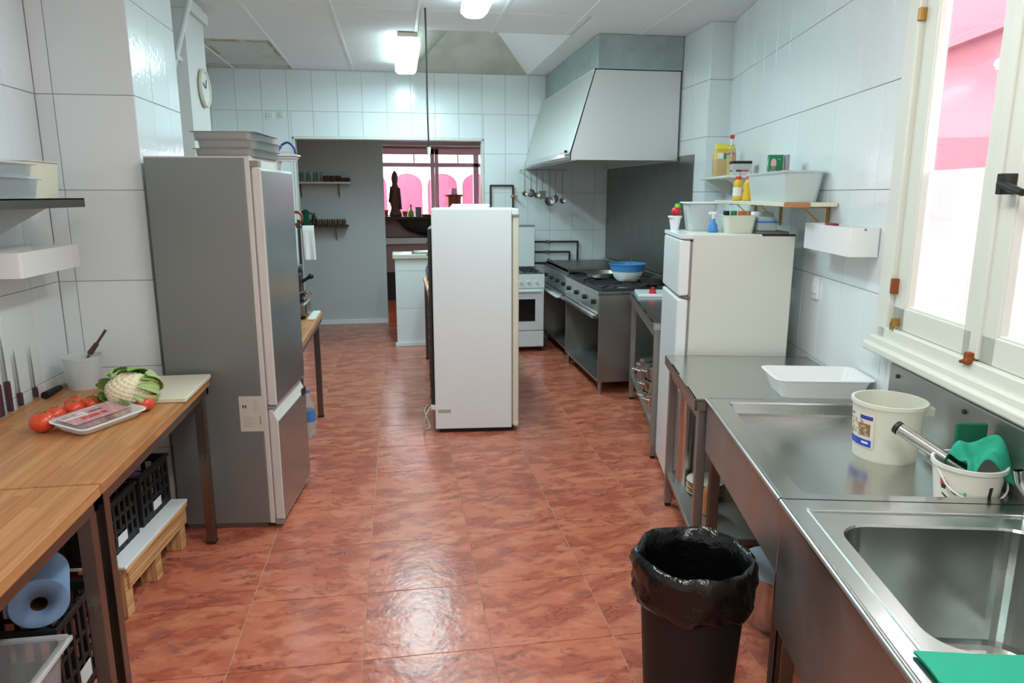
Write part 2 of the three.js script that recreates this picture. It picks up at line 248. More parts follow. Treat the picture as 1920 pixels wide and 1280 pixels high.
const WZ0 = 0.86, WZ1 = 2.16, WY0 = 1.10, WY1 = 2.72;
{ // slanting right wall with the window
  const o = struct(RF, 'wall_right', 'white tiled wall with the casement window above the sinks', 'wall');
  const hx = 0.008;
  part('wall_core', [plain(hx, 0.1, 0, WY0, -2.15, 4.95), plain(hx, 0.1, WY1, CEIL, -2.15, 4.95), plain(hx, 0.1, WY0, WY1, -2.15, WZ0), plain(hx, 0.1, WY0, WY1, WZ1, 4.95)], M.grout, o);
  tiles(o, 'tile', TM, Q(0, -Math.PI / 2, 0), (u, v) => V(hx, v, u), [-2.12, 4.7, TW, 0.655], ROW, [[WZ0, WZ1, WY0, WY1]]);
}
{ const o = struct(W, 'wall_upper', 'plain outer walls of the storey above the kitchen', 'wall'); part('wall_core', plain(-0.9, 1.75, 2.75, 5.4, -11.1, -10.95), M.outerWall, o); part('roof', plain(-2.3, 1.9, 5.4, 5.55, -11.1, 1.5), M.outerWall, o);
  const r = struct(RF, 'wall_upper_right', 'plain outer wall above the casement window', 'wall'); part('wall_core', plain(0.02, 0.12, CEIL, 6.8, -9, 4.95), M.outerWall, r); }
{ const o = struct(W, 'wall_front', 'plain white wall at the near end of the kitchen', 'wall');
  part('wall_core', plain(-1.85, 1.4, 0, CEIL, 1.3, 1.5), M.paintWhite, o); }

{ // ceiling of boards in a light grid
  const o = struct(W, 'ceiling', 'white suspended ceiling of large boards with thin joint strips', 'ceiling');
  const hole = [0.2, 1.465, 6.1, 8.3];   // u = x, v = -z
  for (const [a, b, c, d] of [[-2.3, 2.9, -1.5, 6.1], [-2.3, 0.2, 6.1, 8.3], [1.465, 2.9, 6.1, 8.3]]) part('ceiling_core', plain(a, b, CEIL + 0.012, CEIL + 0.12, -d, -c), M.panel, o);
  const stainMat = std('#ffffff', 0.85, { map: stained() });
  const xs = [], zs = []; for (let k = -3; k < 6; k++) xs.push(-0.42 + 0.61 * k); for (let k = -6; k < 3; k++) zs.push(5.47 + 1.24 * k);
  for (const x of xs) for (const z of zs) {
    let rs = [[Math.max(x, -1.9), Math.min(x + 0.61, 2.75), Math.max(z, -1.3), Math.min(z + 1.24, 8.15)]]; if (rs[0][1] - rs[0][0] < 0.02 || rs[0][3] - rs[0][2] < 0.02) continue;
    rs = rs.flatMap((r) => subtract(r, hole));
    for (const [a, b, c, d] of rs) { if (b - a < 0.02 || d - c < 0.02) continue; const stain = x < -1.2 && z > 6;
      const g = tileGeo(b - a - 0.012, d - c - 0.012, 0.014, 0.003, 0).clone(), m = new THREE.Mesh(g, stain ? stainMat : M.panel); m.name = 'ceiling_board'; m.castShadow = m.receiveShadow = true;
      if (stain) { const p = g.attributes.position, uv = g.attributes.uv; for (let i = 0; i < p.count; i++) uv.setXY(i, (p.getX(i) + (b - a) / 2) / (b - a), 1 - (p.getY(i) + (d - c) / 2) / (d - c)); }
      m.position.set((a + b) / 2, CEIL + 0.014, -(c + d) / 2); m.quaternion.copy(Q(Math.PI / 2, 0, 0)); if (stain) m.userData.label = 'board with brown water stains along its edge'; o.add(m); }
  }
  for (const x of xs.slice(1)) { if (x < -1.9 || x > 2.5) continue; if (x > 0.2 && x < 1.465) part('joint_strip', BB(x - 0.012, x + 0.012, CEIL - 0.004, CEIL + 0.014, -6.1, 1.3, 0.002), M.tbar, o); else part('joint_strip', BB(x - 0.012, x + 0.012, CEIL - 0.004, CEIL + 0.014, -8.15, 1.3, 0.002), M.tbar, o); }
  // hopper-shaped recess
  const A = [[0.2, -6.1], [1.465, -6.1], [1.465, -8.16], [0.2, -8.16]], B = [[0.72, -6.8], [0.86, -6.8], [0.86, -7.3], [0.72, -7.3]], y0 = CEIL, y1 = CEIL + 0.46, t = 0.03;
  for (let i = 0; i < 4; i++) { const j = (i + 1) % 4, P = (q, y) => [q[0], y, q[1]], pp = [P(A[i], y0), P(A[j], y0), P(B[j], y1), P(B[i], y1)], g = new THREE.BufferGeometry(), up = (q) => [q[0], q[1] + t, q[2]], T = []; const qd = (a, b, c, d) => T.push(...a, ...b, ...c, ...a, ...c, ...d); qd(...pp); qd(...pp.map(up).reverse()); for (let k = 0; k < 4; k++) { const l = (k + 1) % 4; qd(pp[k], up(pp[k]), up(pp[l]), pp[l]); }
    g.setAttribute('position', new THREE.BufferAttribute(new Float32Array(T), 3)); g.computeVertexNormals(); part('recess_board', g, i === 1 ? M.panel : M.plaster, o); }
  part('recess_board', plain(0.6, 1.0, y1, y1 + 0.04, -7.4, -6.7), M.plaster, o);
}

{ // next room: corridor with the grey wall, then the bar by the far window
  const o = struct(W, 'wall_corridor', 'grey painted wall beyond the opening with two shelves', 'wall');
  part('wall_core', [plain(-2.3, -0.17, 0, 2.7, -9.7, -9.5), plain(-0.17, 1.6, 2.30, 2.7, -9.7, -9.5), plain(1.32, 1.6, 0.14, 2.3, -9.7, -9.5), plain(-0.17, 1.6, 0, 0.14, -9.7, -9.5)], M.backPaint, o);
  part('wall_core', [plain(-2.3, -2.1, 0, 2.7, -9.7, -8.3), plain(1.35, 1.6, 0, 2.7, -9.5, -8.3)], M.backPaint, o);
  const b = struct(W, 'baseboard_corridor', 'white skirting strip at the foot of the grey wall', 'skirting'); part('skirting', BB(-2.1, -0.17, 0, 0.06, -9.5, -9.475), M.enamel, b);
  const c = struct(W, 'ceiling_corridor', 'plain ceiling over the next room', 'ceiling'); part('slab', plain(-2.3, 1.8, 2.6, 2.75, -11.1, -8.25), M.paintWhite, c);
  const f = struct(W, 'floor_bar', 'raised terracotta floor beyond the step', 'floor'); part('slab', [plain(-0.9, 1.8, -0.1, 0.14, -11.1, -9.7), plain(-0.168, 1.318, -0.1, 0.142, -9.75, -9.497)], M.terracotta, f);
  const s = struct(W, 'wall_bar', 'mauve walls around the bar window', 'wall');
  part('wall_core', [plain(-0.9, -0.75, 0, 2.7, -11.1, -9.6), plain(1.6, 1.75, 0, 2.7, -11.1, -9.6)], M.mauve, s);
  part('wall_core', [plain(-0.75, 1.6, 0.1, 1.36, -11.1, -10.9), plain(-0.75, 1.6, 2.34, 2.7, -11.1, -10.9), plain(-0.75, -0.28, 1.36, 2.34, -11.1, -10.9), plain(1.45, 1.6, 1.36, 2.34, -11.1, -10.9)], M.pinkGrey, s);
}
{ const o = struct(W, 'window_2', 'far window with mauve frame above the bar sill', 'window');
  part('frame', [BB(-0.28, -0.20, 1.36, 2.34, -10.98, -10.9), BB(1.14, 1.22, 1.36, 2.34, -10.98, -10.9), BB(-0.28, 1.45, 2.26, 2.34, -10.98, -10.89), BB(-0.28, 1.45, 2.08, 2.14, -10.97, -10.9), BB(0.5, 0.56, 1.36, 2.34, -10.97, -10.89), BB(0.565, 0.62, 1.36, 2.34, -10.97, -10.89), BB(0.25, 0.27, 2.14, 2.26, -10.96, -10.92), BB(0.9, 0.92, 2.14, 2.26, -10.96, -10.92), BB(-0.28, 1.45, 1.36, 1.385, -10.98, -10.9)], M.mauve, o);
  for (const [a, b] of [[-0.2, 0.5], [0.62, 1.14], [1.22, 1.45]]) part('pane', plain(a, b, 1.385, 2.26, -10.945, -10.941), M.glass, o);
}
// ================================================================ outdoors
{ const g = struct(W, 'ground', 'pale paved ground outside the windows', 'ground'); part('paving', plain(-16, 16, -0.4, -0.13, -26, 8), M.concrete, g); }
{ const o = thing(W, 'pink_fence', 'row of pink arched boards between white posts outside the far window', 'fence', [0.5, -0.13, -13.4]);
  part('backing', plain(-3, 5, -0.13, 1.98, -13.5, -13.42), M.facadeWhite, o);
  for (let k = 0; k < 9; k++) { const x = -2.0 + k * 0.64, pts = [[x, -0.1]]; for (let a = 0; a <= 8; a++) pts.push([x + 0.53 - 0.265 - 0.265 * Math.cos(a / 8 * Math.PI) , 1.86 + 0.2 * Math.sin(a / 8 * Math.PI)]); pts.push([x + 0.53, -0.1]); pts.reverse(); part('board', prism(pts, -13.42, -13.39, 'z'), M.pinkBoard, o); }
  for (let k = 0; k < 10; k++) part('post', BB(-2.095 + k * 0.64, -2.015 + k * 0.64, -0.13, 2.06, -13.42, -13.36), M.facadeWhite, o);
}
{ const o = thing(W, 'white_building', 'white house front across the lane beyond the far window', 'building', [0, -0.13, -17]); part('wall', plain(-9, 10, -0.13, 3.2, -17.5, -17), M.facadeWhite, o); }
{ const o = thing(RF, 'pink_building', 'pink rendered house wall outside the casement window', 'building', [2.7, -0.13, 1]);
  part('wall', plain(2.6, 3.0, -0.13, 3.6, -6, 8), M.pinkWall, o); part('gutter_ledge', BB(2.5, 2.6, 3.1, 3.18, -6, 8), M.pinkWall, o);
  part('downpipe', cyl(0.05, 0.05, 3.4, 2.54, -0.1, 0.5), M.facadeWhite, o); }

// ================================================================ right-hand casement window
{ const o = struct(RF, 'window_1', 'white painted wooden casement window with frosted lower panes', 'window');
  const P = M.windowPaint;
  part('casing', [BB(-0.028, 0.09, WY0 - 0.02, WY1 + 0.04, 0.84, 0.935, 0.008), BB(-0.028, 0.09, WY0 - 0.02, WY1 + 0.04, 2.09, 2.18, 0.008), BB(-0.028, 0.09, WY1 - 0.05, WY1 + 0.04, 0.84, 2.18, 0.008)], P, o);
  part('sill', [BB(-0.028, 0.09, 1.115, 1.165, 0.86, 2.16, 0.006), BB(-0.05, 0.01, 1.095, 1.12, 0.85, 2.17, 0.006), BB(-0.075, 0.01, 1.06, 1.097, 0.84, 2.18, 0.012)], P, o);
  for (const [a, b, s] of [[0.935, 1.507, 0], [1.512, 2.09, 1]]) {
    const l = part('leaf', [BB(-0.005, 0.04, 1.165, 1.255, a, b, 0.006), BB(-0.005, 0.04, WY1 - 0.13, WY1 - 0.05, a, b, 0.006), BB(-0.005, 0.04, 1.165, WY1 - 0.05, a, a + 0.095, 0.006), BB(-0.005, 0.04, 1.165, WY1 - 0.05, b - 0.08, b, 0.006), BB(0.0, 0.03, 1.25, 1.262, a + 0.09, b - 0.075, 0.004), BB(0.0, 0.03, 1.25, WY1 - 0.12, a + 0.09, a + 0.1, 0.004)], P, o);
    part('pane', plain(0.018, 0.022, 1.25, WY1 - 0.12, a + 0.09, b - 0.075), M.glass, l);
    part('frosted_film', plain(0.023, 0.025, 1.255, 1.765, a + 0.095, b - 0.08), M.film, l, { label: 'white frosted film on the lower pane' });
  }
  part('meeting_bead', BB(-0.016, 0.0, 1.17, WY1 - 0.06, 1.485, 1.535, 0.006), P, o);
  part('hinge', [BB(-0.032, -0.004, 1.30, 1.36, 0.945, 0.962), ], M.rust, o); part('hinge', BB(-0.032, -0.004, 2.30, 2.345, 0.93, 0.947), M.brass, o);
  part('latch', [BB(-0.034, -0.004, 1.18, 1.21, 0.985, 1.0), cyl(0.008, 0.008, 0.03, -0.03, 1.165, 0.99, 8)], M.brass, o);
  part('bolt', [BB(-0.036, -0.004, 1.15, 1.19, 1.50, 1.525), sph(0.012, -0.035, 1.165, 1.53), bar([-0.036, 1.155, 1.49], [-0.036, 1.175, 1.54], 0.006)], M.rust, o, { label: 'rusty sliding bolt' });
  part('handle', [BB(-0.05, 0.0, 1.68, 1.74, 1.575, 1.6), bar([-0.045, 1.71, 1.59], [-0.06, 1.685, 1.72], 0.013, 10, 0.01)], M.blackPlastic, o, { label: 'black window handle' });
}

// ================================================================ lamps
function lamp(x0, x1, z0, z1, label, round, warm) {
  const y = CEIL - 0.004, o = thing(W, 'ceiling_lamp', label, 'lamp', [(x0 + x1) / 2, y, (z0 + z1) / 2], 'fluorescent ceiling lamps'), cx = (x0 + x1) / 2, cz = (z0 + z1) / 2, w = x1 - x0, d = z1 - z0;
  part('housing', BB(x0 + 0.02, x1 - 0.02, y - 0.035, y, z0 - 0.02, z1 + 0.02, 0.006), M.lampBase, o);
  const r = round ? w * 0.48 : 0.02;
  part('diffuser', loft([ring(w - 0.05, d - 0.05, r * 0.8, y - 0.11, cx, cz), ring(w, d, r, y - 0.085, cx, cz), ring(w - 0.01, d - 0.01, r, y - 0.035, cx, cz)], true, true), warm ? M.warmGlow : M.lampGlow, o, { label: 'glowing white plastic diffuser' });
  const l = new THREE.RectAreaLight(warm ? WARM_LAMP : LAMP_COLOR, warm ? LAMP * 0.8 : LAMP * 1.1, w * 0.9, d * 0.94); l.name = numbered('lamp_light'); l.position.set(0, -0.118, 0); l.rotation.x = -Math.PI / 2; l.castShadow = true; o.add(l);
}
lamp(0.02, 0.225, -7.58, -6.2, 'square-ended fluorescent lamp beside the ceiling recess');
lamp(0.46, 0.64, -5.2, -3.75, 'round-ended fluorescent lamp in mid-ceiling before the recess', true);
lamp(0.46, 0.64, -2.6, -1.15, 'fluorescent lamp over the near worktables and the drainer', true, true);
lamp(0.1, 0.28, -0.45, 1.0, 'fluorescent lamp over the near end of the kitchen', true, true);
{ const o = thing(W, 'hanging_cable', 'thin black cable hanging from the ceiling in mid-room', 'cable', [0.236, 2.0, -5.4]);
  part('cord', tube([[0.236, 2.97, -5.415], [0.238, 2.6, -5.41], [0.236, 2.3, -5.41], [0.239, 2.02, -5.41]], 0.006, 30, 8), M.iron, o);
  part('plug', [cyl(0.012, 0.016, 0.05, 0.239, 1.97, -5.41, 10), cyl(0.003, 0.003, 0.02, 0.234, 1.95, -5.41, 6), cyl(0.003, 0.003, 0.02, 0.245, 1.95, -5.41, 6)], M.offWhite, o); }
{ const o = thing(W, 'wall_clock', 'round white wall clock with beige rim on the narrow pillar', 'clock', [-1.33, 2.29, -5.52]);
  const disc = (r, t, x) => new THREE.CylinderGeometry(r, r, t, 36).rotateZ(Math.PI / 2).translate(x, 2.41, -5.52);
  part('dial', disc(0.115, 0.02, -1.318), M.enamel, o); part('rim', new THREE.TorusGeometry(0.118, 0.014, 10, 40).rotateY(Math.PI / 2).translate(-1.312, 2.41, -5.52), M.cream, o);
  part('hand', beam([-1.305, 2.41, -5.52], [-1.305, 2.47, -5.55], 0.003, 0.008), M.iron, o); part('hand', beam([-1.305, 2.41, -5.52], [-1.305, 2.44, -5.44], 0.003, 0.006), M.iron, o); }
{ const o = thing(W, 'white_conduit', 'white pipe slanting down from the ceiling beside the narrow pillar', 'pipe', [-1.4, 2.2, -5.1]);
  part('pipe', bar([-1.245, 2.965, -5.12], [-1.52, 2.1, -5.12], 0.018, 12), M.enamel, o); part('clip', [BB(-1.42, -1.36, 2.53, 2.56, -5.2, -5.1)], M.enamel, o); }
function plate(f, label, x, y, z, axis, w = 0.085, h = 0.085) { const o = thing(f, 'wall_switch', label, 'switch', [x, y, z]);
  if (axis === 'z') { part('plate', BB(x - w / 2, x + w / 2, y - h / 2, y + h / 2, z, z + 0.012), M.enamel, o); part('rocker', BB(x - 0.02, x + 0.02, y - 0.025, y + 0.025, z + 0.01, z + 0.018), M.offWhite, o); }
  else { part('plate', BB(x - 0.012, x, y - h / 2, y + h / 2, z - w / 2, z + w / 2), M.enamel, o); part('rocker', BB(x - 0.02, x - 0.008, y - 0.025, y + 0.025, z - 0.02, z + 0.02), M.offWhite, o); } return o; }
plate(W, 'small square switch high on the back wall, joined to a cable', -1.30, 2.5, -8.15, 'z', 0.08, 0.08); plate(W, 'small square box high on the back wall, nearer the opening', -1.19, 2.51, -8.15, 'z', 0.06, 0.06);
plate(RF, 'white double socket low on the right wall under the wall tray', 0, 1.21, 0.085, 'x', 0.075, 0.11);

// ================================================================ extractor hood and back wall fittings
{ const o = thing(W, 'extractor_hood', 'large stainless steel extractor hood with galvanised duct box over the cookers', 'extractor hood', [1.92, 1.96, -7.07]);
  const z0 = -8.14, z1 = -6.0, pr = [[1.44, 1.965], [2.400, 1.965], [2.400, 2.70], [1.645, 2.70], [1.44, 2.02]], t = 0.012;
  part('canopy', [prism(pr, z1 - t, z1, 'z', 0.002), prism(pr, z0, z0 + t, 'z'), beam([1.44, 1.965, 0], [1.44, 1.966, 0], 0.001, 0.001).scale(0, 0, 0), prism([[1.44, 1.965], [1.452, 1.965], [1.452, 2.018], [1.655, 2.70], [1.643, 2.70], [1.44, 2.02]], z0, z1, 'z'), plain(1.64, 2.40, 2.69, 2.70, z0, z1), plain(2.39, 2.40, 1.965, 2.7, z0, z1), plain(1.44, 1.50, 1.962, 1.97, z0, z1), plain(2.34, 2.40, 1.962, 1.97, z0, z1)], M.hoodSteel, o);
  part('duct_box', plain(1.672, 2.403, 2.70, 2.966, z0, z1 + 0.003), M.galv, o, { label: 'dull galvanised duct box' });
  part('rim_gutter', [BB(1.405, 1.442, 1.985, 2.0, -7.8, -6.02), BB(1.40, 1.408, 1.985, 2.03, -7.8, -6.02), BB(1.405, 1.43, 2.015, 2.022, -7.7, -6.1)], M.chrome, o);
  part('gutter_knob', cyl(0.014, 0.014, 0.02, 1.42, 2.025, -6.06, 12), M.blackPlastic, o);
  for (let k = 0; k < 4; k++) part('filter', BB(1.75, 2.3, 2.3, 2.33, -8.05 + k * 0.5, -7.59 + k * 0.5).rotateX(0), M.steelDark, o);
}
{ const o = thing(W, 'utensil_rail', 'thin steel rail under the hood holding ladles', 'rail', [1.63, 1.93, -8.0]);
  part('rod', bar([1.36, 1.945, -8.0], [1.90, 1.945, -8.0], 0.006), M.chrome, o); part('bracket', [bar([1.375, 1.945, -8.0], [1.375, 1.945, -8.15], 0.006), bar([1.885, 1.945, -8.0], [1.885, 1.945, -8.15], 0.006)], M.chrome, o);
  const kinds = [['steel_ladle', 'small steel ladle hung at the end of the rail next to the wall opening', 1.41, 0.28, 'ladle', 0.032], ['steel_skimmer', 'flat steel skimmer hung second on the rail under the hood', 1.48, 0.29, 'skimmer', 0.045], ['steel_ladle', 'steel ladle hung third on the rail, beside the skimmer', 1.545, 0.30, 'ladle', 0.036], ['steel_turner', 'steel turner hung in the middle of the rail', 1.61, 0.31, 'turner', 0.04], ['steel_ladle', 'largest round steel ladle hanging lowest on the rail', 1.69, 0.385, 'ladle', 0.058], ['steel_spoon', 'steel serving spoon hung last but one on the rail', 1.76, 0.34, 'spoon', 0.034], ['steel_ladle', 'long steel ladle hung at the hood wall end of the rail', 1.84, 0.36, 'ladle', 0.036]];
  for (const [name, label, x, len, kind, r] of kinds) { const t = thing(W, name, label, kind, [x, 1.93 - len, -7.985]);
    const yb = 1.94 - len; part('handle', [beam([x, 1.93, -7.988], [x, yb + r, -7.985], 0.012, 0.004), new THREE.TorusGeometry(0.01, 0.003, 6, 12, Math.PI * 1.4).translate(x, 1.941, -7.99)], M.steelDull, t);
    if (kind === 'ladle') { const g = loft([circ(r * 0.55, -r * 0.62, 0, 0, 18), circ(r * 0.9, -r * 0.3, 0, 0, 18), circ(r, 0, 0, 0, 18), circ(r * 0.93, 0, 0, 0, 18), circ(r * 0.8, -r * 0.28, 0, 0, 18), circ(r * 0.5, -r * 0.55, 0, 0, 18)], true, true, 1.2).rotateX(1.15).translate(x, yb + r * 0.9, -7.96); part('bowl', g, M.steelDull, t); }
    else if (kind === 'turner') part('blade', BB(x - r, x + r, yb, yb + 0.09, -7.987, -7.983), M.steelDark, t);
    else part('bowl', sph(r, x, yb + r, -7.98, 1, kind === 'spoon' ? 1.3 : 1, 0.18, 18, 10), M.steelDark, t); }
}
for (const [label, pts] of [['upper gas pipe on the back wall turning down behind the cookers', [[1.3, 1.146, -8.125], [2.063, 1.143, -8.125], [2.063, 0.6, -8.125]]], ['middle gas pipe on the back wall behind the white cooker lid', [[1.3, 1.03, -8.125], [1.967, 1.026, -8.125], [1.967, 0.6, -8.125]]], ['lower gas pipe on the back wall just above cooker height', [[1.3, 0.905, -8.125], [1.9, 0.897, -8.125], [1.9, 0.6, -8.125]]]]) {
  const o = thing(W, 'gas_pipe', label, 'pipe', [1.6, 0.6, -8.125]); part('pipe', poly(pts, 0.011), M.iron, o); part('clip', BB(1.69, 1.72, pts[0][1] - 0.018, pts[0][1] + 0.018, -8.15, -8.11), M.steelDark, o); }
{ const o = thing(W, 'gas_pipe', 'dark pipe loop with a valve beside the wall opening', 'pipe', [1.17, 0.9, -8.125]); part('pipe', poly([[1.042, 0.9, -8.125], [1.042, 1.778, -8.125], [1.298, 1.778, -8.125], [1.298, 1.2, -8.125]], 0.011), M.iron, o); part('valve', [sph(0.024, 1.298, 1.66, -8.12), bar([1.298, 1.66, -8.12], [1.318, 1.66, -8.07], 0.008), BB(1.29, 1.346, 1.652, 1.668, -8.078, -8.064)], M.brass, o); }

// ================================================================ refrigerators
{ const o = thing(LF, 'tall_refrigerator', 'tall grey refrigerator with a steel-fronted door and freezer drawer door below', 'refrigerator', [-0.27, 0, -0.29]);
  part('body', [BB(-0.53, -0.075, 0.03, 1.85, -0.585, 0, 0.006), BB(-0.5, -0.1, 0, 0.03, -0.55, -0.03)], M.fridgeGrey, o);
  part('body_edge', [BB(-0.076, -0.052, 0.03, 1.85, -0.585, 0.0, 0.003)], M.fridgeTrim, o);
  const d1 = part('door', [BB(-0.046, -0.004, 0.655, 1.80, -0.585, -0.002, 0.006), BB(-0.052, -0.044, 0.66, 1.79, -0.57, -0.012)], M.fridgeTrim, o); part('door_front', BB(-0.006, 0.0, 0.665, 1.79, -0.575, -0.012, 0.002), M.fridgeDoor, d1, { label: 'brushed steel door face' });
  part('handle_recess', plain(-0.004, 0.002, 0.56, 0.60, -0.575, -0.5), M.blackPlastic, o);
  const d2 = part('freezer_door', [prism([[-0.046, 0.05], [-0.004, 0.05], [-0.004, 0.575], [-0.03, 0.635], [-0.046, 0.635]], -0.585, -0.002, 'z', 0.003), BB(-0.052, -0.044, 0.06, 0.63, -0.57, -0.012)], M.fridgeTrim, o); part('door_front', BB(-0.006, 0.0, 0.06, 0.572, -0.575, -0.012, 0.002), M.fridgeDoor, d2, { label: 'brushed steel freezer face' });
  part('hinge', [BB(-0.055, -0.012, 1.805, 1.835, -0.05, -0.002)], M.gasket, o); part('hinge', BB(-0.05, -0.012, 0.638, 0.652, -0.03, 0.002), M.gasket, o); part('hinge', BB(-0.05, -0.012, 0.02, 0.047, -0.05, -0.002), M.gasket, o);
  part('top_panel', BB(-0.53, -0.05, 1.845, 1.853, -0.585, 0), M.fridgeTrim, o);
  const lab = canvasTex(128, 192, (g, w, h) => { g.fillStyle = '#c9c5ba'; g.fillRect(0, 0, w, h); g.fillStyle = '#4b4a47'; g.fillRect(16, 48, 8, 16); g.fillRect(28, 48, 8, 16); g.fillStyle = '#9a968c'; for (let i = 0; i < 9; i++) g.fillRect(70, 22 + i * 8, 18 + (i * 13) % 26, 2); for (let i = 0; i < 7; i++) g.fillRect(14, 110 + i * 9, 34 + (i * 17) % 40, 2); g.fillStyle = '#b09c7a'; g.fillRect(96, 110, 10, 44); });
  const st = new THREE.PlaneGeometry(0.125, 0.182); part('rating_label', st.translate(-0.124, 0.615, 0.0015), std('#ffffff', 0.7, { map: lab }), o, { keepUV: true, label: 'pale paper rating label' });
}
{ const P = [0.0, 0.012, -0.008];
  for (let k = 0; k < 3; k++) { const y = 1.854 + k * 0.038, dx = P[k], t = thing(LF, 'steel_tray', ['bottom shallow steel tray stacked on the tall grey refrigerator', 'middle shallow steel tray stacked on the tall grey refrigerator', 'top shallow steel tray stacked on the tall grey refrigerator'][k], 'tray', [-0.17, y, -0.25], 'steel trays on the refrigerator', [0, 0.01, 0.02][k]);
    part('pan', openBox(-0.31 + dx, -0.035 + dx, y, y + 0.036, -0.47, -0.03, 0.002, 0.004, 0.03, 0.014), M.steelDull, t); } }
{ const o = thing(LF, 'paper_pile', 'loose white papers on the tall grey refrigerator beside the trays', 'paper', [-0.1, 1.854, -0.54]); for (let k = 0; k < 3; k++) part('sheet', BB(-0.2 + 0.02 * k, 0.03 + 0.012 * k, 1.854 + k * 0.012, 1.862 + k * 0.012, -0.575 + 0.004 * k, -0.50 + 0.004 * k), [M.paper, M.whiteMatt, M.paper][k], o);
  const s = thing(LF, 'blue_strap', 'blue strap curling over the papers by the stacked trays', 'strap', [0.0, 1.89, -0.535]); part('band', tube([[-0.06, 1.9, -0.53], [-0.03, 1.94, -0.53], [0.0, 1.95, -0.53], [0.03, 1.92, -0.53], [0.035, 1.893, -0.53]], 0.006, 24, 8), M.blueDeep, s); }
{ const o = thing(MF, 'white_refrigerator', 'white refrigerator standing alone in mid-room with its side to the viewer', 'refrigerator', [0.3, 0, -0.3]);
  part('body', [BB(0, 0.548, 0.03, 1.585, -0.6, 0, 0.006), BB(0.548, 0.596, 1.545, 1.585, -0.6, 0.0, 0.006)], M.enamel, o); part('plinth', BB(0.03, 0.56, 0, 0.034, -0.56, -0.02), M.rubber, o);
  part('gasket', BB(0.545, 0.556, 0.05, 1.53, -0.585, -0.012), M.gasket, o); part('door', BB(0.555, 0.598, 0.04, 1.538, -0.597, -0.002, 0.008), M.cream, o); part('hinge', BB(0.55, 0.6, 1.53, 1.548, -0.04, 0.003), M.gasket, o); part('door_foot', cyl(0.012, 0.012, 0.02, 0.58, 0.045, 0.004, 10), M.offWhite, o);
  part('condenser', [BB(-0.028, -0.006, 0.16, 1.45, -0.57, -0.03), ...Array.from({ length: 14 }, (_, i) => bar([-0.034, 0.25 + i * 0.085, -0.56], [-0.034, 0.25 + i * 0.085, -0.04], 0.004, 6))], M.iron, o, { label: 'dark condenser grid on the back' });
  part('rating_label', BB(0.022, 0.112, 0.15, 0.176, 0, 0.001, 0.0002), std('#b3b0aa', 0.6), o); part('cord_outlet', BB(-0.03, 0.004, 0.175, 0.205, -0.06, 0.006), M.offWhite, o); }
{ const o = thing(MF, 'power_cord', 'white power cord looping to the floor behind the lone refrigerator', 'cable', [-0.05, 0.01, -0.1]); part('cord', tube([[-0.035, 0.19, -0.03], [-0.07, 0.12, -0.03], [-0.085, 0.02, -0.05], [-0.05, 0.006, -0.1], [-0.07, 0.006, -0.3], [-0.1, 0.006, -0.55], [-0.08, 0.006, -0.7]], 0.005, 50, 8), M.offWhite, o); }
{ const o = thing(MF, 'paper_pile', 'flat white paper pad on top of the lone refrigerator', 'paper', [0.27, 1.585, -0.3]); part('sheet', [BB(0.13, 0.40, 1.585, 1.6, -0.45, -0.2, 0.003)], M.paper, o); part('sheet', BB(0.14, 0.41, 1.6, 1.612, -0.46, -0.22, 0.003), M.paper, o); }
{ const o = thing(RF, 'white_refrigerator', 'white two-door refrigerator against the right wall crowded with tubs on top', 'refrigerator', [-0.4, 0, -0.28]);
  part('body', [BB(-0.624, -0.10, 0.03, 1.475, -0.56, 0, 0.006)], M.creamWhite, o); part('plinth', BB(-0.6, -0.12, 0, 0.034, -0.54, -0.02), M.rubber, o);
  part('gasket', BB(-0.634, -0.622, 0.07, 1.44, -0.55, -0.008), M.gasket, o); part('top_cap', BB(-0.69, -0.62, 1.452, 1.475, -0.562, 0.0), M.enamel, o);
  part('freezer_door', BB(-0.69, -0.633, 1.15, 1.448, -0.562, -0.001, 0.012), M.enamel, o); part('door', BB(-0.69, -0.633, 0.06, 1.135, -0.562, -0.001, 0.012), M.enamel, o);
  part('hinge', [BB(-0.66, -0.625, 1.136, 1.15, -0.02, 0.004), BB(-0.67, -0.62, 1.445, 1.453, -0.03, 0.002)], M.steelDark, o); part('corner_trim', BB(-0.27, -0.10, 1.468, 1.478, -0.02, 0.003), M.rubber, o); }

// ================================================================ left worktables
function woodTable(f, label, x0, x1, z0, z1, top, legs, group, ox) { const o = thing(f, 'worktable', label, 'table', [(x0 + x1) / 2, 0, (z0 + z1) / 2], group);
  part('top', BB(x0, x1, top - 0.038, top, z0, z1, 0.003), M.wood, o, { ox, oy: ox * 0.7 }); part('frame', [plain(x0 + 0.02, x1 - 0.008, top - 0.075, top - 0.038, z0 + 0.01, z0 + 0.04), plain(x0 + 0.02, x1 - 0.008, top - 0.075, top - 0.038, z1 - 0.04, z1 - 0.01), plain(x1 - 0.04, x1 - 0.008, top - 0.075, top - 0.038, z0 + 0.01, z1 - 0.01), plain(x0 + 0.02, x0 + 0.05, top - 0.075, top - 0.038, z0 + 0.01, z1 - 0.01)], M.legSteel, o);
  for (const [x, z] of legs) { const l = part('leg', BB(x - 0.021, x + 0.021, 0.012, top - 0.038, z - 0.021, z + 0.021, 0.002), M.legSteel, o); part('foot', BB(x - 0.023, x + 0.023, 0, 0.014, z - 0.023, z + 0.023), M.rubber, l); } return o; }
woodTable(W, 'wooden worktable holding the cauliflower and cutting board', -1.585, -0.93, -3.53, -2.225, 0.81, [[-0.955, -3.42], [-0.955, -2.262], [-1.55, -3.42], [-1.55, -2.262]], 'wooden worktables', 0.2);
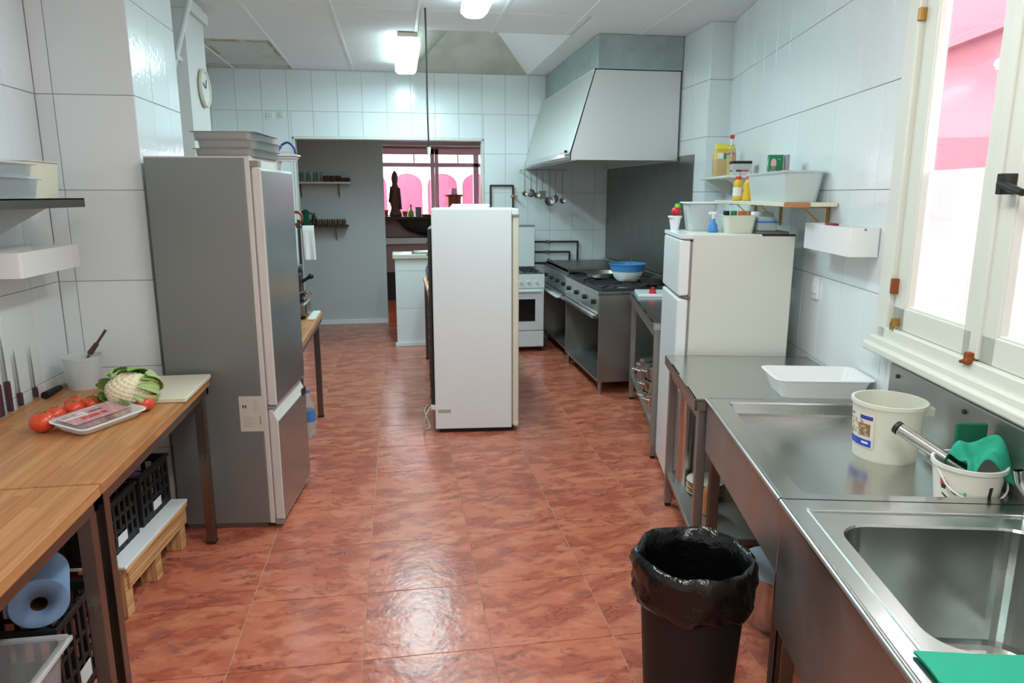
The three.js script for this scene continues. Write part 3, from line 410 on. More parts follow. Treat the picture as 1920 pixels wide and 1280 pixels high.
woodTable(W, 'empty wooden worktable butted to the one with the vegetables', -1.585, -0.93, -2.217, -0.82, 0.81, [[-0.962, -2.172], [-0.955, -0.86], [-1.55, -2.172], [-1.55, -0.86]], 'wooden worktables', 0.55);
woodTable(W, 'wooden worktable half hidden behind the tall grey refrigerator', -1.2, -0.59, -5.47, -4.2, 0.81, [[-0.62, -4.32], [-0.635, -5.42], [-1.16, -4.32], [-1.16, -5.42]], 'wooden worktables', 0.9);
woodTable(W, 'wooden worktable hidden behind the lone white refrigerator', 0.235, 0.86, -7.35, -5.6, 0.85, [[0.265, -5.66], [0.265, -7.28], [0.83, -5.66], [0.83, -7.28], [0.265, -6.4]], 'wooden worktables', 1.3);
one(W, 'cutting_board', 'thick cream plastic cutting board at the end of the vegetable table', 'cutting board', [-1.05, 0.81, -3.31], BB(-1.19, -0.918, 0.81, 0.832, -3.515, -3.095, 0.006), M.board);

{ // cauliflower
  const c = [-1.12, 0.888, -3.05], o = thing(W, 'cauliflower', 'cauliflower head wrapped in pale green leaves on the worktable', 'cauliflower', [c[0], 0.81, c[2]]);
  const dir = V(-0.12, 0.42, 0.9).normalize(), g = mergeVertices(new THREE.IcosahedronGeometry(1, 24).deleteAttribute('normal').deleteAttribute('uv')), p = g.attributes.position, bumps = [];
  for (let i = 0; i < 230; i++) { const y = 1 - 2 * (i + 0.5) / 230, a = i * 2.39996; bumps.push(V(Math.sqrt(1 - y * y) * Math.cos(a), y, Math.sqrt(1 - y * y) * Math.sin(a))); }
  for (let i = 0; i < p.count; i++) { const v = V(p.getX(i), p.getY(i), p.getZ(i)).normalize(); let m = 0; for (const b of bumps) { const d = v.angleTo(b); m = Math.max(m, 1 - d * d / 0.021); } const r = 0.084 * (0.97 + 0.075 * Math.max(-0.4, m) + 0.025 * Math.sin(v.x * 41) * Math.sin(v.y * 37 + 1) * Math.sin(v.z * 43)); p.setXYZ(i, c[0] + v.x * r * 1.08, c[1] + v.y * r * 0.84, c[2] + v.z * r); }
  g.computeVertexNormals(); part('curd', g, M.curd, o, { label: 'creamy knobbly curd' });
  const q = new THREE.Quaternion().setFromUnitVectors(V(0, 1, 0), dir);
  for (let k = 0; k < 13; k++) { const a = k / 13 * Math.PI * 2 + 0.2 * (k % 3), big = k < 13 ? 1 : 0.8, len = rr(0.9, 1.15), nU = 8, nV = 8, P = [], idx = []; const wob = rr(0, 6), out = 1.16 + 0.10 * (k % 3), wd = rr(0.42, 0.56);
    for (let s = 0; s < 2; s++) for (let j = 0; j <= nV; j++) for (let i = 0; i <= nU; i++) { const u = i / nU * 2 - 1, v = j / nV, th = Math.PI * (0.98 - 0.72 * v * len), wdt = wd * Math.sin(Math.PI * Math.min(0.96, 0.14 + 0.8 * v)), ph = a + u * wdt / Math.max(0.45, Math.sin(th)) * 0.75, R = 0.083 * (out + 0.06 * Math.abs(u) + 0.24 * Math.max(0, v - 0.72) + 0.035 * Math.sin(u * 7 + wob) * v + 0.03 * Math.sin(v * 12 + wob)) - s * 0.0025;
      const d = V(Math.sin(th) * Math.cos(ph), Math.cos(th), Math.sin(th) * Math.sin(ph)).applyQuaternion(q); let y = c[1] + d.y * R * 0.86; y = Math.max(y, 0.8125 + s * 0.0005 + 0.002 * v); P.push(c[0] + d.x * R * 1.12, y, c[2] + d.z * R); }
    const n = (nU + 1) * (nV + 1); for (let j = 0; j < nV; j++) for (let i = 0; i < nU; i++) { const A = j * (nU + 1) + i, B = A + 1, C = A + nU + 1, D = C + 1; idx.push(A, C, B, B, C, D, n + A, n + B, n + C, n + B, n + D, n + C); }
    const L = new THREE.BufferGeometry(); L.setAttribute('position', new THREE.BufferAttribute(new Float32Array(P), 3)); L.setIndex(idx); L.computeVertexNormals(); part('leaf', L, [M.leafA, M.leafC, M.leafB, M.leafA][k % 4], o); }
  part('stalk', bar([c[0] + 0.01, c[1] - 0.02, c[2] - 0.04], [c[0] + 0.02, 0.835, c[2] - 0.10], 0.022, 12), M.rib, o);
}
{ const spots = [[-1.335, -2.775, 0.044, 'large tomato lying apart at the end of the row'], [-1.335, -2.873, 0.039], [-1.298, -2.95, 0.038], [-1.26, -3.02, 0.037], [-1.335, -3.04, 0.035], [-1.048, -3.0, 0.036, 'tomato at the corner of the wrapped tray, in front of the cauliflower leaves']];
  for (const [x, z, r, l] of spots) { const o = thing(W, 'tomato', l ?? 'ripe red tomato half hidden behind the wrapped tray', 'tomato', [x, 0.81, z], 'tomatoes on the worktable', rr(0, 6)); const prof = []; for (let i = 0; i <= 14; i++) { const a = -Math.PI / 2 + Math.PI * i / 14; prof.push([Math.max(0.0002, r * Math.cos(a)), r * 0.9 * (1 + Math.sin(a)) - (a > 1.2 ? (a - 1.2) * r * 0.35 : 0)]); }
    part('fruit', lathe(prof, x, 0.81, z, 24), M.tomato, o); part('stem', [...Array.from({ length: 5 }, (_, i) => beam([x, 0.81 + r * 1.68, z], [x + r * 0.45 * Math.cos(i * 1.257), 0.81 + r * 1.75, z + r * 0.45 * Math.sin(i * 1.257)], 0.005, 0.0015))], M.stem, o); }
}
{ // wrapped tray of cut meat
  const c = [-1.164, -2.838], o = thing(W, 'wrapped_tray', 'white foam tray of wrapped red produce leaning on the tomatoes', 'food tray', [c[0], 0.81, c[1]], null, 63 * RAD);
  const L = (g) => g; orgs.set(o, [0, 0, 0]);
  const tl = (g) => merge(g).rotateX(6 * RAD).translate(0, 0.0085, 0);
  part('tray', tl(openBox(-0.148, 0.148, 0.0, 0.032, -0.085, 0.085, 0.003, 0.022, 0.025, 0.006)), M.whiteMatt, o);
  for (let k = 0; k < 8; k++) { const x = -0.11 + k * 0.031; part('piece', tl(sph(1, x, 0.022, rr(-0.008, 0.008), 0.017, 0.014, rr(0.045, 0.062), 14, 10)), [M.redDark, M.red, std('#b0585a', 0.5), M.redDark][k % 4], o); }
  const lab = canvasTex(256, 128, (g, w, h) => { g.fillStyle = '#c98f93'; g.fillRect(0, 0, w, h); g.fillStyle = '#e3ded9'; g.fillRect(8, 10, 108, 44); g.fillStyle = '#6d6f62'; g.fillRect(14, 16, 70, 10); g.fillRect(14, 32, 92, 6); g.fillStyle = '#c5343a'; g.fillRect(60, 70, 120, 26); g.fillStyle = '#4d4a44'; g.fillRect(130, 30, 60, 14); g.fillStyle = '#e9d6d4'; for (let i = 0; i < 22; i++) g.fillRect((i * 47) % 250, (i * 29) % 120, 14, 5); });
  part('film', tl(BB(-0.15, 0.15, 0.036, 0.0375, -0.088, 0.088, 0.0006)), clearish('#ffffff', 0.93, 0.08), o);
  part('printed_label', tl(new THREE.PlaneGeometry(0.24, 0.11).rotateX(-Math.PI / 2).translate(-0.015, 0.0385, -0.015)), std('#ffffff', 0.35, { map: lab }), o, { keepUV: true, label: 'printed label with red band' });
}
{ const ks = [[-2.995, 0.028, 0.125, 'broad-handled kitchen knife against the wall, nearest the empty worktable'], [-3.066, 0.02, 0.12, 'dark maroon-handled knife leaning on the wall beside the broad-handled one'], [-3.148, 0.018, 0.05, 'slim knife with a wide pale blade leaning on the wall'], [-3.275, 0.016, 0.04, 'small knife leaning on the wall nearest the dark sharpening steel']];
  for (const [z, w, h, label] of ks) { const o = thing(W, 'kitchen_knife', label, 'knife', [-1.59, 0.81, z], 'knives standing against the wall'); part('handle', BB(-1.596, -1.576, 0.812, 0.82 + h, z - w / 2, z + w / 2, 0.006), M.knifeHandle, o); part('blade', prism([[z - w * 0.45, 0.82 + h], [z + w * 0.45, 0.82 + h], [z + w * 0.3, 0.96 + h], [z - w * 0.1, 1.0 + h], [z - w * 0.4, 0.9 + h]], -1.589, -1.586, 'x'), M.steel, o); }
  const o = thing(W, 'sharpening_steel', 'black-handled sharpening steel lying along the wall on the worktable', 'sharpening steel', [-1.53, 0.81, -3.34]); part('handle', bar([-1.535, 0.828, -3.24], [-1.53, 0.828, -3.37], 0.017, 12, 0.013), M.blackPlastic, o); part('rod', bar([-1.53, 0.825, -3.37], [-1.545, 0.818, -3.52], 0.006), M.steelDark, o); }
{ const o = thing(W, 'utensil_tub', 'round translucent tub holding a kitchen tool in the corner of the worktable', 'tub', [-1.45, 0.81, -3.435]); part('tub', pail(0.068, 0.083, 0.15, 0.0025, -1.45, 0.81, -3.435, 0.004, 28), M.milky, o);
  const u = thing(W, 'potato_peeler', 'dark-handled tool sticking out of the translucent tub', 'utensil', [-1.43, 0.815, -3.43]); part('handle', [bar([-1.42, 0.965, -3.45], [-1.385, 1.01, -3.45], 0.013, 10, 0.01), bar([-1.385, 1.01, -3.45], [-1.345, 1.07, -3.46], 0.006)], M.brown, u); part('blade', beam([-1.475, 0.825, -3.44], [-1.42, 0.97, -3.45], 0.012, 0.002), M.steelDark, u); }

// left wall fittings
{ const o = thing(W, 'wall_shelf', 'grey steel wall shelf holding plastic boxes above the worktables', 'shelf', [-1.46, 1.63, -2.7]); part('shelf_board', [plain(-1.598, -1.33, 1.660, 1.665, -3.36, -1.6), plain(-1.335, -1.33, 1.628, 1.665, -3.36, -1.6), plain(-1.598, -1.33, 1.628, 1.665, -3.36, -3.355)], M.steelDark, o);
  for (const z of [-3.2, -2.4, -1.8]) part('bracket', prism([[-1.6, 1.66], [-1.36, 1.655], [-1.6, 1.52]], z - 0.004, z + 0.004, 'z'), M.enamel, o); }
{ const o = thing(W, 'plastic_box', 'tall cream plastic box at the end of the grey shelf', 'box', [-1.5, 1.665, -3.2]); part('box', openBox(-1.59, -1.40, 1.665, 1.81, -3.33, -3.08, 0.003, 0.008, 0.02, 0.006), M.cream, o);
  const p = thing(W, 'plastic_box', 'clear plastic food box under another on the grey shelf', 'box', [-1.46, 1.665, -2.85]); part('box', openBox(-1.58, -1.36, 1.665, 1.735, -3.06, -2.72, 0.002, 0.01, 0.03, 0.004), M.clearPlastic, p); part('lid', BB(-1.587, -1.353, 1.735, 1.745, -3.067, -2.713, 0.004), M.clearPlastic, p);
  const q = thing(W, 'plastic_box', 'clear flat food box stacked uppermost on the grey shelf', 'box', [-1.46, 1.745, -2.85]); part('box', openBox(-1.57, -1.37, 1.745, 1.79, -3.05, -2.73, 0.002, 0.008, 0.03, 0.004), M.clearPlastic, q); part('lid', BB(-1.577, -1.363, 1.79, 1.799, -3.057, -2.723, 0.004), M.milky, q);
  const r = thing(W, 'plastic_box', 'small clear box with a bright blue lid on the grey shelf', 'box', [-1.42, 1.665, -2.6]); part('box', openBox(-1.55, -1.345, 1.665, 1.72, -2.70, -2.45, 0.002, 0.01, 0.03, 0.003), M.clearPlastic, r); part('lid', BB(-1.556, -1.339, 1.72, 1.732, -2.706, -2.444, 0.004), M.blue, r, { label: 'bright blue lid' }); part('contents', BB(-1.53, -1.37, 1.668, 1.69, -2.68, -2.47, 0.01), std('#d9a088', 0.8), r); }
function wallTray(f, label, x0, x1, y0, y1, z0, z1) { const o = thing(f, 'wall_tray', label, 'wall tray', [(x0 + x1) / 2, y0, (z0 + z1) / 2]); part('tray', openBox(x0, x1, y0, y1, z0, z1, 0.004, 0.0, 0.008), M.white, o); part('screw', [cyl(0.006, 0.006, 0.006, (x0 + x1) / 2, y1 - 0.01, z1 - 0.002, 8).translate(0, 0, 0)], M.steelDark, o); return o; }
wallTray(W, 'white open-topped metal tray fixed to the wall below the grey shelf', -1.598, -1.40, 1.37, 1.466, -3.42, -2.91);
wallTray(RF, 'white open-topped metal tray fixed to the wall beside the casement window', -0.126, -0.002, 1.425, 1.545, 0.2, 0.75);
one(RF, 'maroon_tag', 'small maroon tag lying on the rim of the white wall tray by the window', 'tag', [-0.115, 1.545, 0.52], BB(-0.126, -0.10, 1.5455, 1.556, 0.46, 0.56), M.redDark);

// below the tables
{ const o = thing(W, 'wooden_bench', 'low pine pallet bench with a white board top under the worktable', 'bench', [-1.3, 0, -3.1], null, -5 * RAD); orgs.set(o, [0, 0, 0]);
  part('white_board', BB(-0.25, 0.22, 0.225, 0.238, -0.34, 0.31, 0.003), M.enamel, o);
  for (const x of [-0.2, -0.06, 0.08, 0.19]) part('plank', BB(x - 0.05, x + 0.03, 0.205, 0.225, -0.33, 0.30), M.pine, o);
  part('side_rail', BB(0.19, 0.212, 0.125, 0.215, -0.33, 0.27), M.pine, o); part('side_rail', BB(-0.24, -0.218, 0.125, 0.215, -0.33, 0.27), M.pine, o);
  for (const [x, z] of [[0.17, 0.26], [0.17, -0.02], [0.17, -0.30], [-0.2, 0.26], [-0.2, -0.30]]) part('leg', BB(x - 0.045, x + 0.03, 0, 0.205, z - 0.03, z + 0.03, 0.004), M.pine, o); }
function crate(label, x, y, z, w, d, h, turn) { const o = thing(W, 'plastic_crate', label, 'crate', [x, y, z], 'black plastic vegetable crates', turn); orgs.set(o, [0, 0, 0]); const t = 0.012;
  const g = [plain(-w / 2, w / 2, 0, 0.01, -d / 2, d / 2)]; for (const s of [-1, 1]) { for (const [y0, y1] of [[0, 0.035], [h * 0.33, h * 0.33 + 0.016], [h * 0.58, h * 0.58 + 0.016], [h - 0.035, h]]) { g.push(BB(-w / 2, w / 2, y0, y1, s * d / 2 - (s > 0 ? t : 0), s * d / 2 + (s > 0 ? 0 : t)), BB(s * w / 2 - (s > 0 ? t : 0), s * w / 2 + (s > 0 ? 0 : t), y0, y1, -d / 2, d / 2)); }
    for (let i = 0; i <= 7; i++) { const x0 = -w / 2 + (w - 0.02) * i / 7; g.push(plain(x0, x0 + 0.018, 0, h, s * d / 2 - (s > 0 ? 0.009 : 0.001), s * d / 2 + (s > 0 ? 0.001 : 0.009))); } for (let i = 0; i <= 6; i++) { const z0 = -d / 2 + (d - 0.02) * i / 6; g.push(plain(s * w / 2 - (s > 0 ? 0.009 : 0.001), s * w / 2 + (s > 0 ? 0.001 : 0.009), 0, h, z0, z0 + 0.018)); } }
  part('basket', g, M.crate, o); part('rim', [BB(-w / 2 - 0.008, w / 2 + 0.008, h - 0.014, h, d / 2 - 0.004, d / 2 + 0.008), BB(-w / 2 - 0.008, w / 2 + 0.008, h - 0.014, h, -d / 2 - 0.008, -d / 2 + 0.004), BB(w / 2 - 0.004, w / 2 + 0.008, h - 0.014, h, -d / 2, d / 2), BB(-w / 2 - 0.008, -w / 2 + 0.004, h - 0.014, h, -d / 2, d / 2)], M.crate, o); part('label_card', BB(w / 2 + 0.001, w / 2 + 0.004, h * 0.12, h * 0.3, -0.04, 0.04), M.whiteMatt, o); return o; }
crate('black slatted crate on the pallet bench, next to the table leg', -1.355, 0.238, -2.95, 0.37, 0.3, 0.235, -5 * RAD);
crate('black slatted crate with a purple package, on the bench beside the refrigerator', -1.325, 0.238, -3.29, 0.37, 0.3, 0.235, -5 * RAD);
crate('black slatted crate on the floor carrying the blue paper roll', -1.30, 0.0, -2.36, 0.38, 0.3, 0.34, 0);
one(W, 'purple_package', 'shiny purple package in the crate beside the refrigerator', 'package', [-1.25, 0.4, -3.25], [sph(0.07, -1.245, 0.425, -3.24, 1.1, 0.4, 0.9), sph(0.05, -1.30, 0.41, -3.28, 1.2, 0.4, 0.9)], M.purple);
one(W, 'onion', 'pinkish onion in the crate next to the table leg', 'onion', [-1.33, 0.36, -2.9], [lathe([[0.001, 0], [0.03, 0.008], [0.045, 0.03], [0.035, 0.058], [0.012, 0.075], [0.004, 0.09], [0.001, 0.09]], -1.33, 0.36, -2.9, 20)], std('#a06a76', 0.45));
one(W, 'paper_package', 'flat white paper package in the crate beside the refrigerator', 'package', [-1.35, 0.38, -3.33], BB(-1.46, -1.30, 0.36, 0.41, -3.40, -3.31, 0.012), M.paper);
{ const o = thing(W, 'paper_roll', 'large blue paper roll lying on a black crate under the table', 'paper roll', [-1.12, 0.34, -2.3]); const pr = [[0.024, 0], [0.079, 0], [0.083, 0.004], [0.083, 0.216], [0.079, 0.22], [0.024, 0.22], [0.024, 0]]; const cx = -1.235, cz = -2.45, cy = 0.4235;
  part('paper', new THREE.LatheGeometry(pr.map((p) => new THREE.Vector2(...p)), 40).rotateX(Math.PI / 2).rotateY(0.40).translate(cx, cy, cz + 0.03), M.bluePaper, o); part('core', new THREE.LatheGeometry([[0.021, 0.002], [0.024, 0.002], [0.024, 0.218], [0.021, 0.218], [0.021, 0.002]].map((p) => new THREE.Vector2(...p)), 24).rotateX(Math.PI / 2).rotateY(0.40).translate(cx, cy, cz + 0.03), M.brown, o); }
{ const o = thing(W, 'storage_box', 'clear plastic storage box on the floor under the empty worktable', 'box', [-1.26, 0, -1.75]); part('box', openBox(-1.5, -1.01, 0.0, 0.40, -2.06, -1.5, 0.004, 0.03, 0.04, 0.012), M.clearPlastic, o); part('rim', [BB(-1.5, -1.01, 0.385, 0.40, -2.078, -2.066), BB(-1.006, -0.994, 0.385, 0.40, -2.07, -1.49)], M.milky, o);
  const u = thing(W, 'coiled_hose', 'clear coiled hose lying inside the storage box', 'hose', [-1.25, 0.01, -1.8]); const pts = []; for (let i = 0; i <= 60; i++) { const a = i / 60 * Math.PI * 2 * 4; pts.push([-1.25 + 0.14 * Math.cos(a), 0.02 + i * 0.0028, -1.8 + 0.14 * Math.sin(a)]); } part('coil', tube(pts, 0.008, 220, 8), M.milky, u);
  one(W, 'green_pack', 'dark green packet inside the storage box', 'packet', [-1.3, 0.01, -1.8], BB(-1.33, -1.24, 0.012, 0.16, -1.83, -1.77, 0.01), M.greenDark); }

// ================================================================ cookers
{ const o = thing(W, 'white_cooker', 'white domestic gas cooker with its lid raised against the back wall', 'cooker', [1.27, 0, -7.7]);
  part('body', [BB(1.0, 1.53, 0.05, 0.845, -7.99, -7.45, 0.004)], M.enamel, o); part('control_panel', BB(1.0, 1.53, 0.70, 0.845, -7.455, -7.43, 0.004), M.enamel, o);
  for (let k = 0; k < 5; k++) part('knob', new THREE.CylinderGeometry(0.014, 0.016, 0.02, 14).rotateX(Math.PI / 2).translate(1.10 + k * 0.085, 0.765, -7.42), M.offWhite, o);
  const d = part('oven_door', BB(1.005, 1.525, 0.24, 0.685, -7.455, -7.43, 0.005), M.white, o); part('oven_window', BB(1.10, 1.43, 0.34, 0.58, -7.432, -7.427), M.ovenGlass, d, { label: 'dark oven glass' }); part('handle', BB(1.03, 1.5, 0.655, 0.678, -7.43, -7.405, 0.006), M.enamel, d);
  part('drawer', BB(1.005, 1.525, 0.06, 0.225, -7.455, -7.43, 0.005), M.enamel, o); part('hob', [BB(1.01, 1.52, 0.845, 0.856, -7.98, -7.45)], M.steelDark, o);
  for (const [x, z] of [[1.13, -7.58], [1.39, -7.58], [1.13, -7.83], [1.39, -7.83]]) part('pan_support', [cyl(0.035, 0.03, 0.014, x, 0.856, z, 16), ...[0, 1].flatMap((k) => [plain(x - 0.1, x + 0.1, 0.872, 0.880, z - 0.004 + (k ? 0.06 : -0.06), z + 0.004 + (k ? 0.06 : -0.06)), plain(x - 0.004 + (k ? 0.06 : -0.06), x + 0.004 + (k ? 0.06 : -0.06), 0.856, 0.880, z - 0.1, z + 0.1)])], M.iron, o);
  part('lid', [BB(1.005, 1.525, 0.875, 1.335, -8.005, -7.985, 0.004)], M.enamel, o); part('lid_rail', BB(1.005, 1.525, 1.325, 1.345, -8.01, -7.98), M.steelDull, o); for (const x of [1.04, 1.49]) part('foot', cyl(0.02, 0.02, 0.05, x, 0, -7.5, 10), M.rubber, o); }
function range(label, x0, x1, z0, z1, top, extra) { const o = thing(W, 'steel_range', label, 'cooker', [(x0 + x1) / 2, 0, (z0 + z1) / 2]);
  part('side_panel', BB(x0, x1, 0.11, top - 0.02, z1 - 0.012, z1, 0.002), M.steelDull, o); part('side_panel', BB(x0, x1, 0.11, top - 0.02, z0, z0 + 0.012, 0.002), M.steelDull, o); part('back_panel', plain(x1 - 0.01, x1, 0.11, top, z0, z1), M.steelDark, o);
  part('control_panel', prism([[x0 - 0.01, top - 0.19], [x0 + 0.02, top - 0.19], [x0 + 0.03, top - 0.02], [x0, top - 0.02]], z0 + 0.01, z1 - 0.01, 'z', 0.002), M.steel, o);
  part('grease_shelf', BB(x0 - 0.055, x0 + 0.12, top - 0.222, top - 0.195, z0 + 0.005, z1 - 0.005), M.steel, o); part('hob', [BB(x0 - 0.01, x1, top - 0.03, top, z0, z1, 0.004), BB(x1 - 0.03, x1, top, top + 0.07, z0, z1)], M.steel, o);
  part('lower_shelf', BB(x0, x1, 0.11, 0.13, z0 + 0.01, z1 - 0.01), M.steelDull, o);
  const n = 4; for (let k = 0; k < n; k++) part('knob', [new THREE.CylinderGeometry(0.02, 0.022, 0.03, 14).rotateZ(Math.PI / 2).translate(x0 - 0.012, top - 0.10, z0 + (z1 - z0) * (k + 0.5) / n)], M.blackPlastic, o);
  for (const x of [x0 + 0.03, x1 - 0.04]) for (const z of [z0 + 0.03, z1 - 0.03]) part('leg', [cyl(0.018, 0.02, 0.11, x, 0, z, 12)], M.steelDull, o);
  extra(o, x0, x1, z0, z1, top); return o; }
range('steel gas range with open base and iron pan supports, carrying the blue bowl', 1.635, 2.385, -6.88, -5.67, 0.885, (o, x0, x1, z0, z1, t) => {
  for (let i = 0; i < 2; i++) for (let k = 0; k < 2; k++) { const cx = x0 + 0.2 + i * 0.36, cz = z0 + 0.3 + k * 0.6, g = [cyl(0.05, 0.045, 0.012, cx, t, cz, 18)]; for (const s of [-1, 1]) g.push(plain(cx - 0.17, cx + 0.17, t, t + 0.022, cz + s * 0.26 - 0.008, cz + s * 0.26 + 0.008), plain(cx + s * 0.165 - 0.006, cx + s * 0.165 + 0.006, t, t + 0.022, cz - 0.26, cz + 0.26)); for (let a = 0; a < 4; a++) g.push(beam([cx + 0.06 * Math.cos(a * 1.571 + 0.785), t + 0.016, cz + 0.06 * Math.sin(a * 1.571 + 0.785)], [cx + 0.2 * Math.cos(a * 1.571 + 0.785), t + 0.016, cz + 0.23 * Math.sin(a * 1.571 + 0.785)], 0.01, 0.012)); part('pan_support', g, M.iron, o); }
});
range('steel range with a raised griddle top next to the white cooker', 1.66, 2.385, -8.08, -6.93, 0.885, (o, x0, x1, z0, z1, t) => { part('griddle', [BB(x0 + 0.02, x1 - 0.03, t + 0.02, t + 0.055, z0 + 0.05, z1 - 0.05, 0.006), BB(x0 + 0.02, x0 + 0.035, t, t + 0.075, z0 + 0.05, z1 - 0.05), BB(x0 + 0.06, x0 + 0.1, t, t + 0.03, z0 + 0.1, z0 + 0.14), BB(x1 - 0.1, x1 - 0.06, t, t + 0.03, z1 - 0.14, z1 - 0.1)], M.steelDark, o); part('drip_tray', BB(x0 - 0.09, x0 + 0.05, t - 0.24, t - 0.225, z0 + 0.25, z1 - 0.1), M.enamel, o, { label: 'pale drip tray' }); });
{ const o = thing(W, 'frying_pan', 'wide shallow pan with an oily brown bottom on the steel gas range', 'pan', [1.98, 0.907, -6.62]); const x = 1.93, z = -6.6; part('pan', pail(0.15, 0.175, 0.045, 0.003, x, 0.908, z, 0.003), M.steelDark, o); part('oil', cyl(0.147, 0.147, 0.004, x, 0.913, z, 30), M.oil, o); part('handle', beam([x - 0.17, 0.94, z + 0.02], [x - 0.33, 0.965, z + 0.06], 0.022, 0.01), M.blackPlastic, o); }
{ const o = thing(W, 'plastic_bowl', 'blue-rimmed white plastic bowl on the steel gas range', 'bowl', [2.06, 0.908, -6.25]); const x = 2.06, z = -6.25, R = [[0.09, 0], [0.12, 0.03], [0.145, 0.085], [0.15, 0.105], [0.147, 0.105], [0.142, 0.085], [0.117, 0.033], [0.086, 0.004]]; part('bowl', loft(R.map(([r, y]) => circ(r, 0.908 + y, x, z, 32)), true, true, 1.1), M.whiteMatt, o); part('blue_rim', loft([[0.148, 0.088], [0.162, 0.15], [0.172, 0.152], [0.17, 0.158], [0.158, 0.156], [0.144, 0.09]].map(([r, y]) => circ(r, 0.908 + y, x, z, 32)), false, false, 0.8), M.blue, o, { label: 'bright blue upper band' });
  const l = thing(W, 'steel_spoon', 'steel spoon leaning in the blue-rimmed bowl', 'spoon', [2.08, 0.93, -6.3]); part('handle', beam([2.03, 0.93, -6.22], [2.13, 1.11, -6.34], 0.012, 0.004), M.chrome, l); part('bowl', sph(0.03, 2.02, 0.925, -6.21, 1, 0.3, 1.3), M.chrome, l); }
{ const o = thing(W, 'cooking_pot', 'dark iron pan on the range behind the blue-rimmed bowl', 'pan', [2.2, 0.907, -5.95]); part('pan', pail(0.11, 0.125, 0.06, 0.004, 2.22, 0.908, -5.98, 0.003), M.iron, o); part('handle', beam([2.22, 0.955, -5.86], [2.20, 0.975, -5.72], 0.02, 0.012), M.iron, o); }

// ================================================================ steel tables along the right wall
function steelTable(label, x0, x1, z0, z1, top, shelfY, inset) { const o = thing(RF, 'steel_table', label, 'table', [(x0 + x1) / 2, 0, (z0 + z1) / 2]);
  part('top', [BB(x0, x1, top - 0.012, top, z0, z1, 0.003), BB(x0, x0 + 0.012, top - 0.05, top, z0, z1, 0.003), BB(x0, x1, top - 0.05, top, z1 - 0.012, z1, 0.003), BB(x0, x1, top - 0.05, top, z0, z0 + 0.012, 0.003)], M.steel, o);
  part('apron', [plain(x0 + inset, x0 + inset + 0.004, top - 0.11, top - 0.012, z0 + inset, z1 - inset), plain(x0 + inset, x1 - 0.02, top - 0.11, top - 0.012, z1 - inset - 0.004, z1 - inset)], M.steelDull, o);
  part('lower_shelf', [BB(x0 + inset, x1 - 0.03, shelfY - 0.03, shelfY, z0 + inset, z1 - inset, 0.003)], M.steelDull, o);
  for (const x of [x0 + inset + 0.012, x1 - 0.045]) for (const z of [z0 + inset + 0.012, z1 - inset - 0.012]) { const l = part('leg', BB(x - 0.02, x + 0.02, 0.02, top - 0.012, z - 0.02, z + 0.02, 0.003), M.steelDull, o); part('foot', cyl(0.016, 0.018, 0.022, x, 0, z, 10), M.rubber, l); } return o; }
steelTable('bare steel table between the white refrigerator and the sinks', -0.75, -0.005, 0.05, 0.895, 0.84, 0.20, 0.03);
steelTable('steel table with pots below, between the gas range and the refrigerator', -0.735, -0.03, -2.03, -0.59, 0.90, 0.22, 0.025);
{ const o = thing(RF, 'cutting_board', 'white plastic cutting board at the far end of the pot table', 'cutting board', [-0.45, 0.90, -1.88]); part('body', BB(-0.70, -0.22, 0.90, 0.925, -2.0, -1.72, 0.006), M.enamel, o); one(RF, 'red_bottle_cap', 'small bright red cap lying on the white cutting board', 'cap', [-0.6, 0.925, -1.75], [cyl(0.03, 0.024, 0.03, -0.585, 0.925, -1.76, 16), cyl(0.012, 0.012, 0.02, -0.585, 0.955, -1.76, 12)], M.red); }
{ const pots = [[-0.60, -1.02, 0.11, 0.09, 'lowest'], [-0.60, -1.02, 0.105, 0.075, 'second'], [-0.58, -1.34, 0.12, 0.13, ''], [-0.58, -1.68, 0.11, 0.11, '']];
  let y = 0.22; const mk = (label, x, y0, z, r, h, lid) => { const o = thing(RF, 'steel_pot', label, 'pot', [x, y0, z], 'steel pots on the lower shelf'); part('pot', pail(r * 0.96, r, h, 0.003, x, y0, z, 0.006), M.steel, o); for (const s of [-1, 1]) part('handle', tube([[x - r, y0 + h * 0.7, z - 0.04 * s - 0.0], [x - r - 0.035, y0 + h * 0.75, z - 0.025], [x - r - 0.035, y0 + h * 0.75, z + 0.025], [x - r, y0 + h * 0.7, z + 0.04]].map((p) => s > 0 ? p : [2 * x - p[0], p[1], p[2]]), 0.005, 16, 6), M.chrome, o); if (lid) { const l = part('lid', lathe([[r + 0.004, 0], [r * 0.8, 0.012], [0.03, 0.022], [0.001, 0.023]], x, y0 + h, z, 30), M.steel, o); part('knob', [cyl(0.012, 0.018, 0.025, x, y0 + h + 0.02, z, 12)], M.chrome, l); } };
  mk('lidded steel pot on the lower shelf nearest the refrigerator', -0.59, 0.22, -0.86, 0.115, 0.16, true); mk('wide shallow steel pot under a stack of pans on the lower shelf', -0.59, 0.22, -1.14, 0.12, 0.09, false); mk('shallow steel pot nested on top of the wide pot', -0.59, 0.305, -1.14, 0.112, 0.09, false); mk('small steel pot topping the stack on the lower shelf', -0.59, 0.39, -1.14, 0.10, 0.10, true); mk('tall lidded steel pot in the middle of the lower shelf', -0.57, 0.22, -1.44, 0.13, 0.24, true); mk('steel pot at the range end of the lower shelf', -0.57, 0.22, -1.76, 0.12, 0.14, true); }
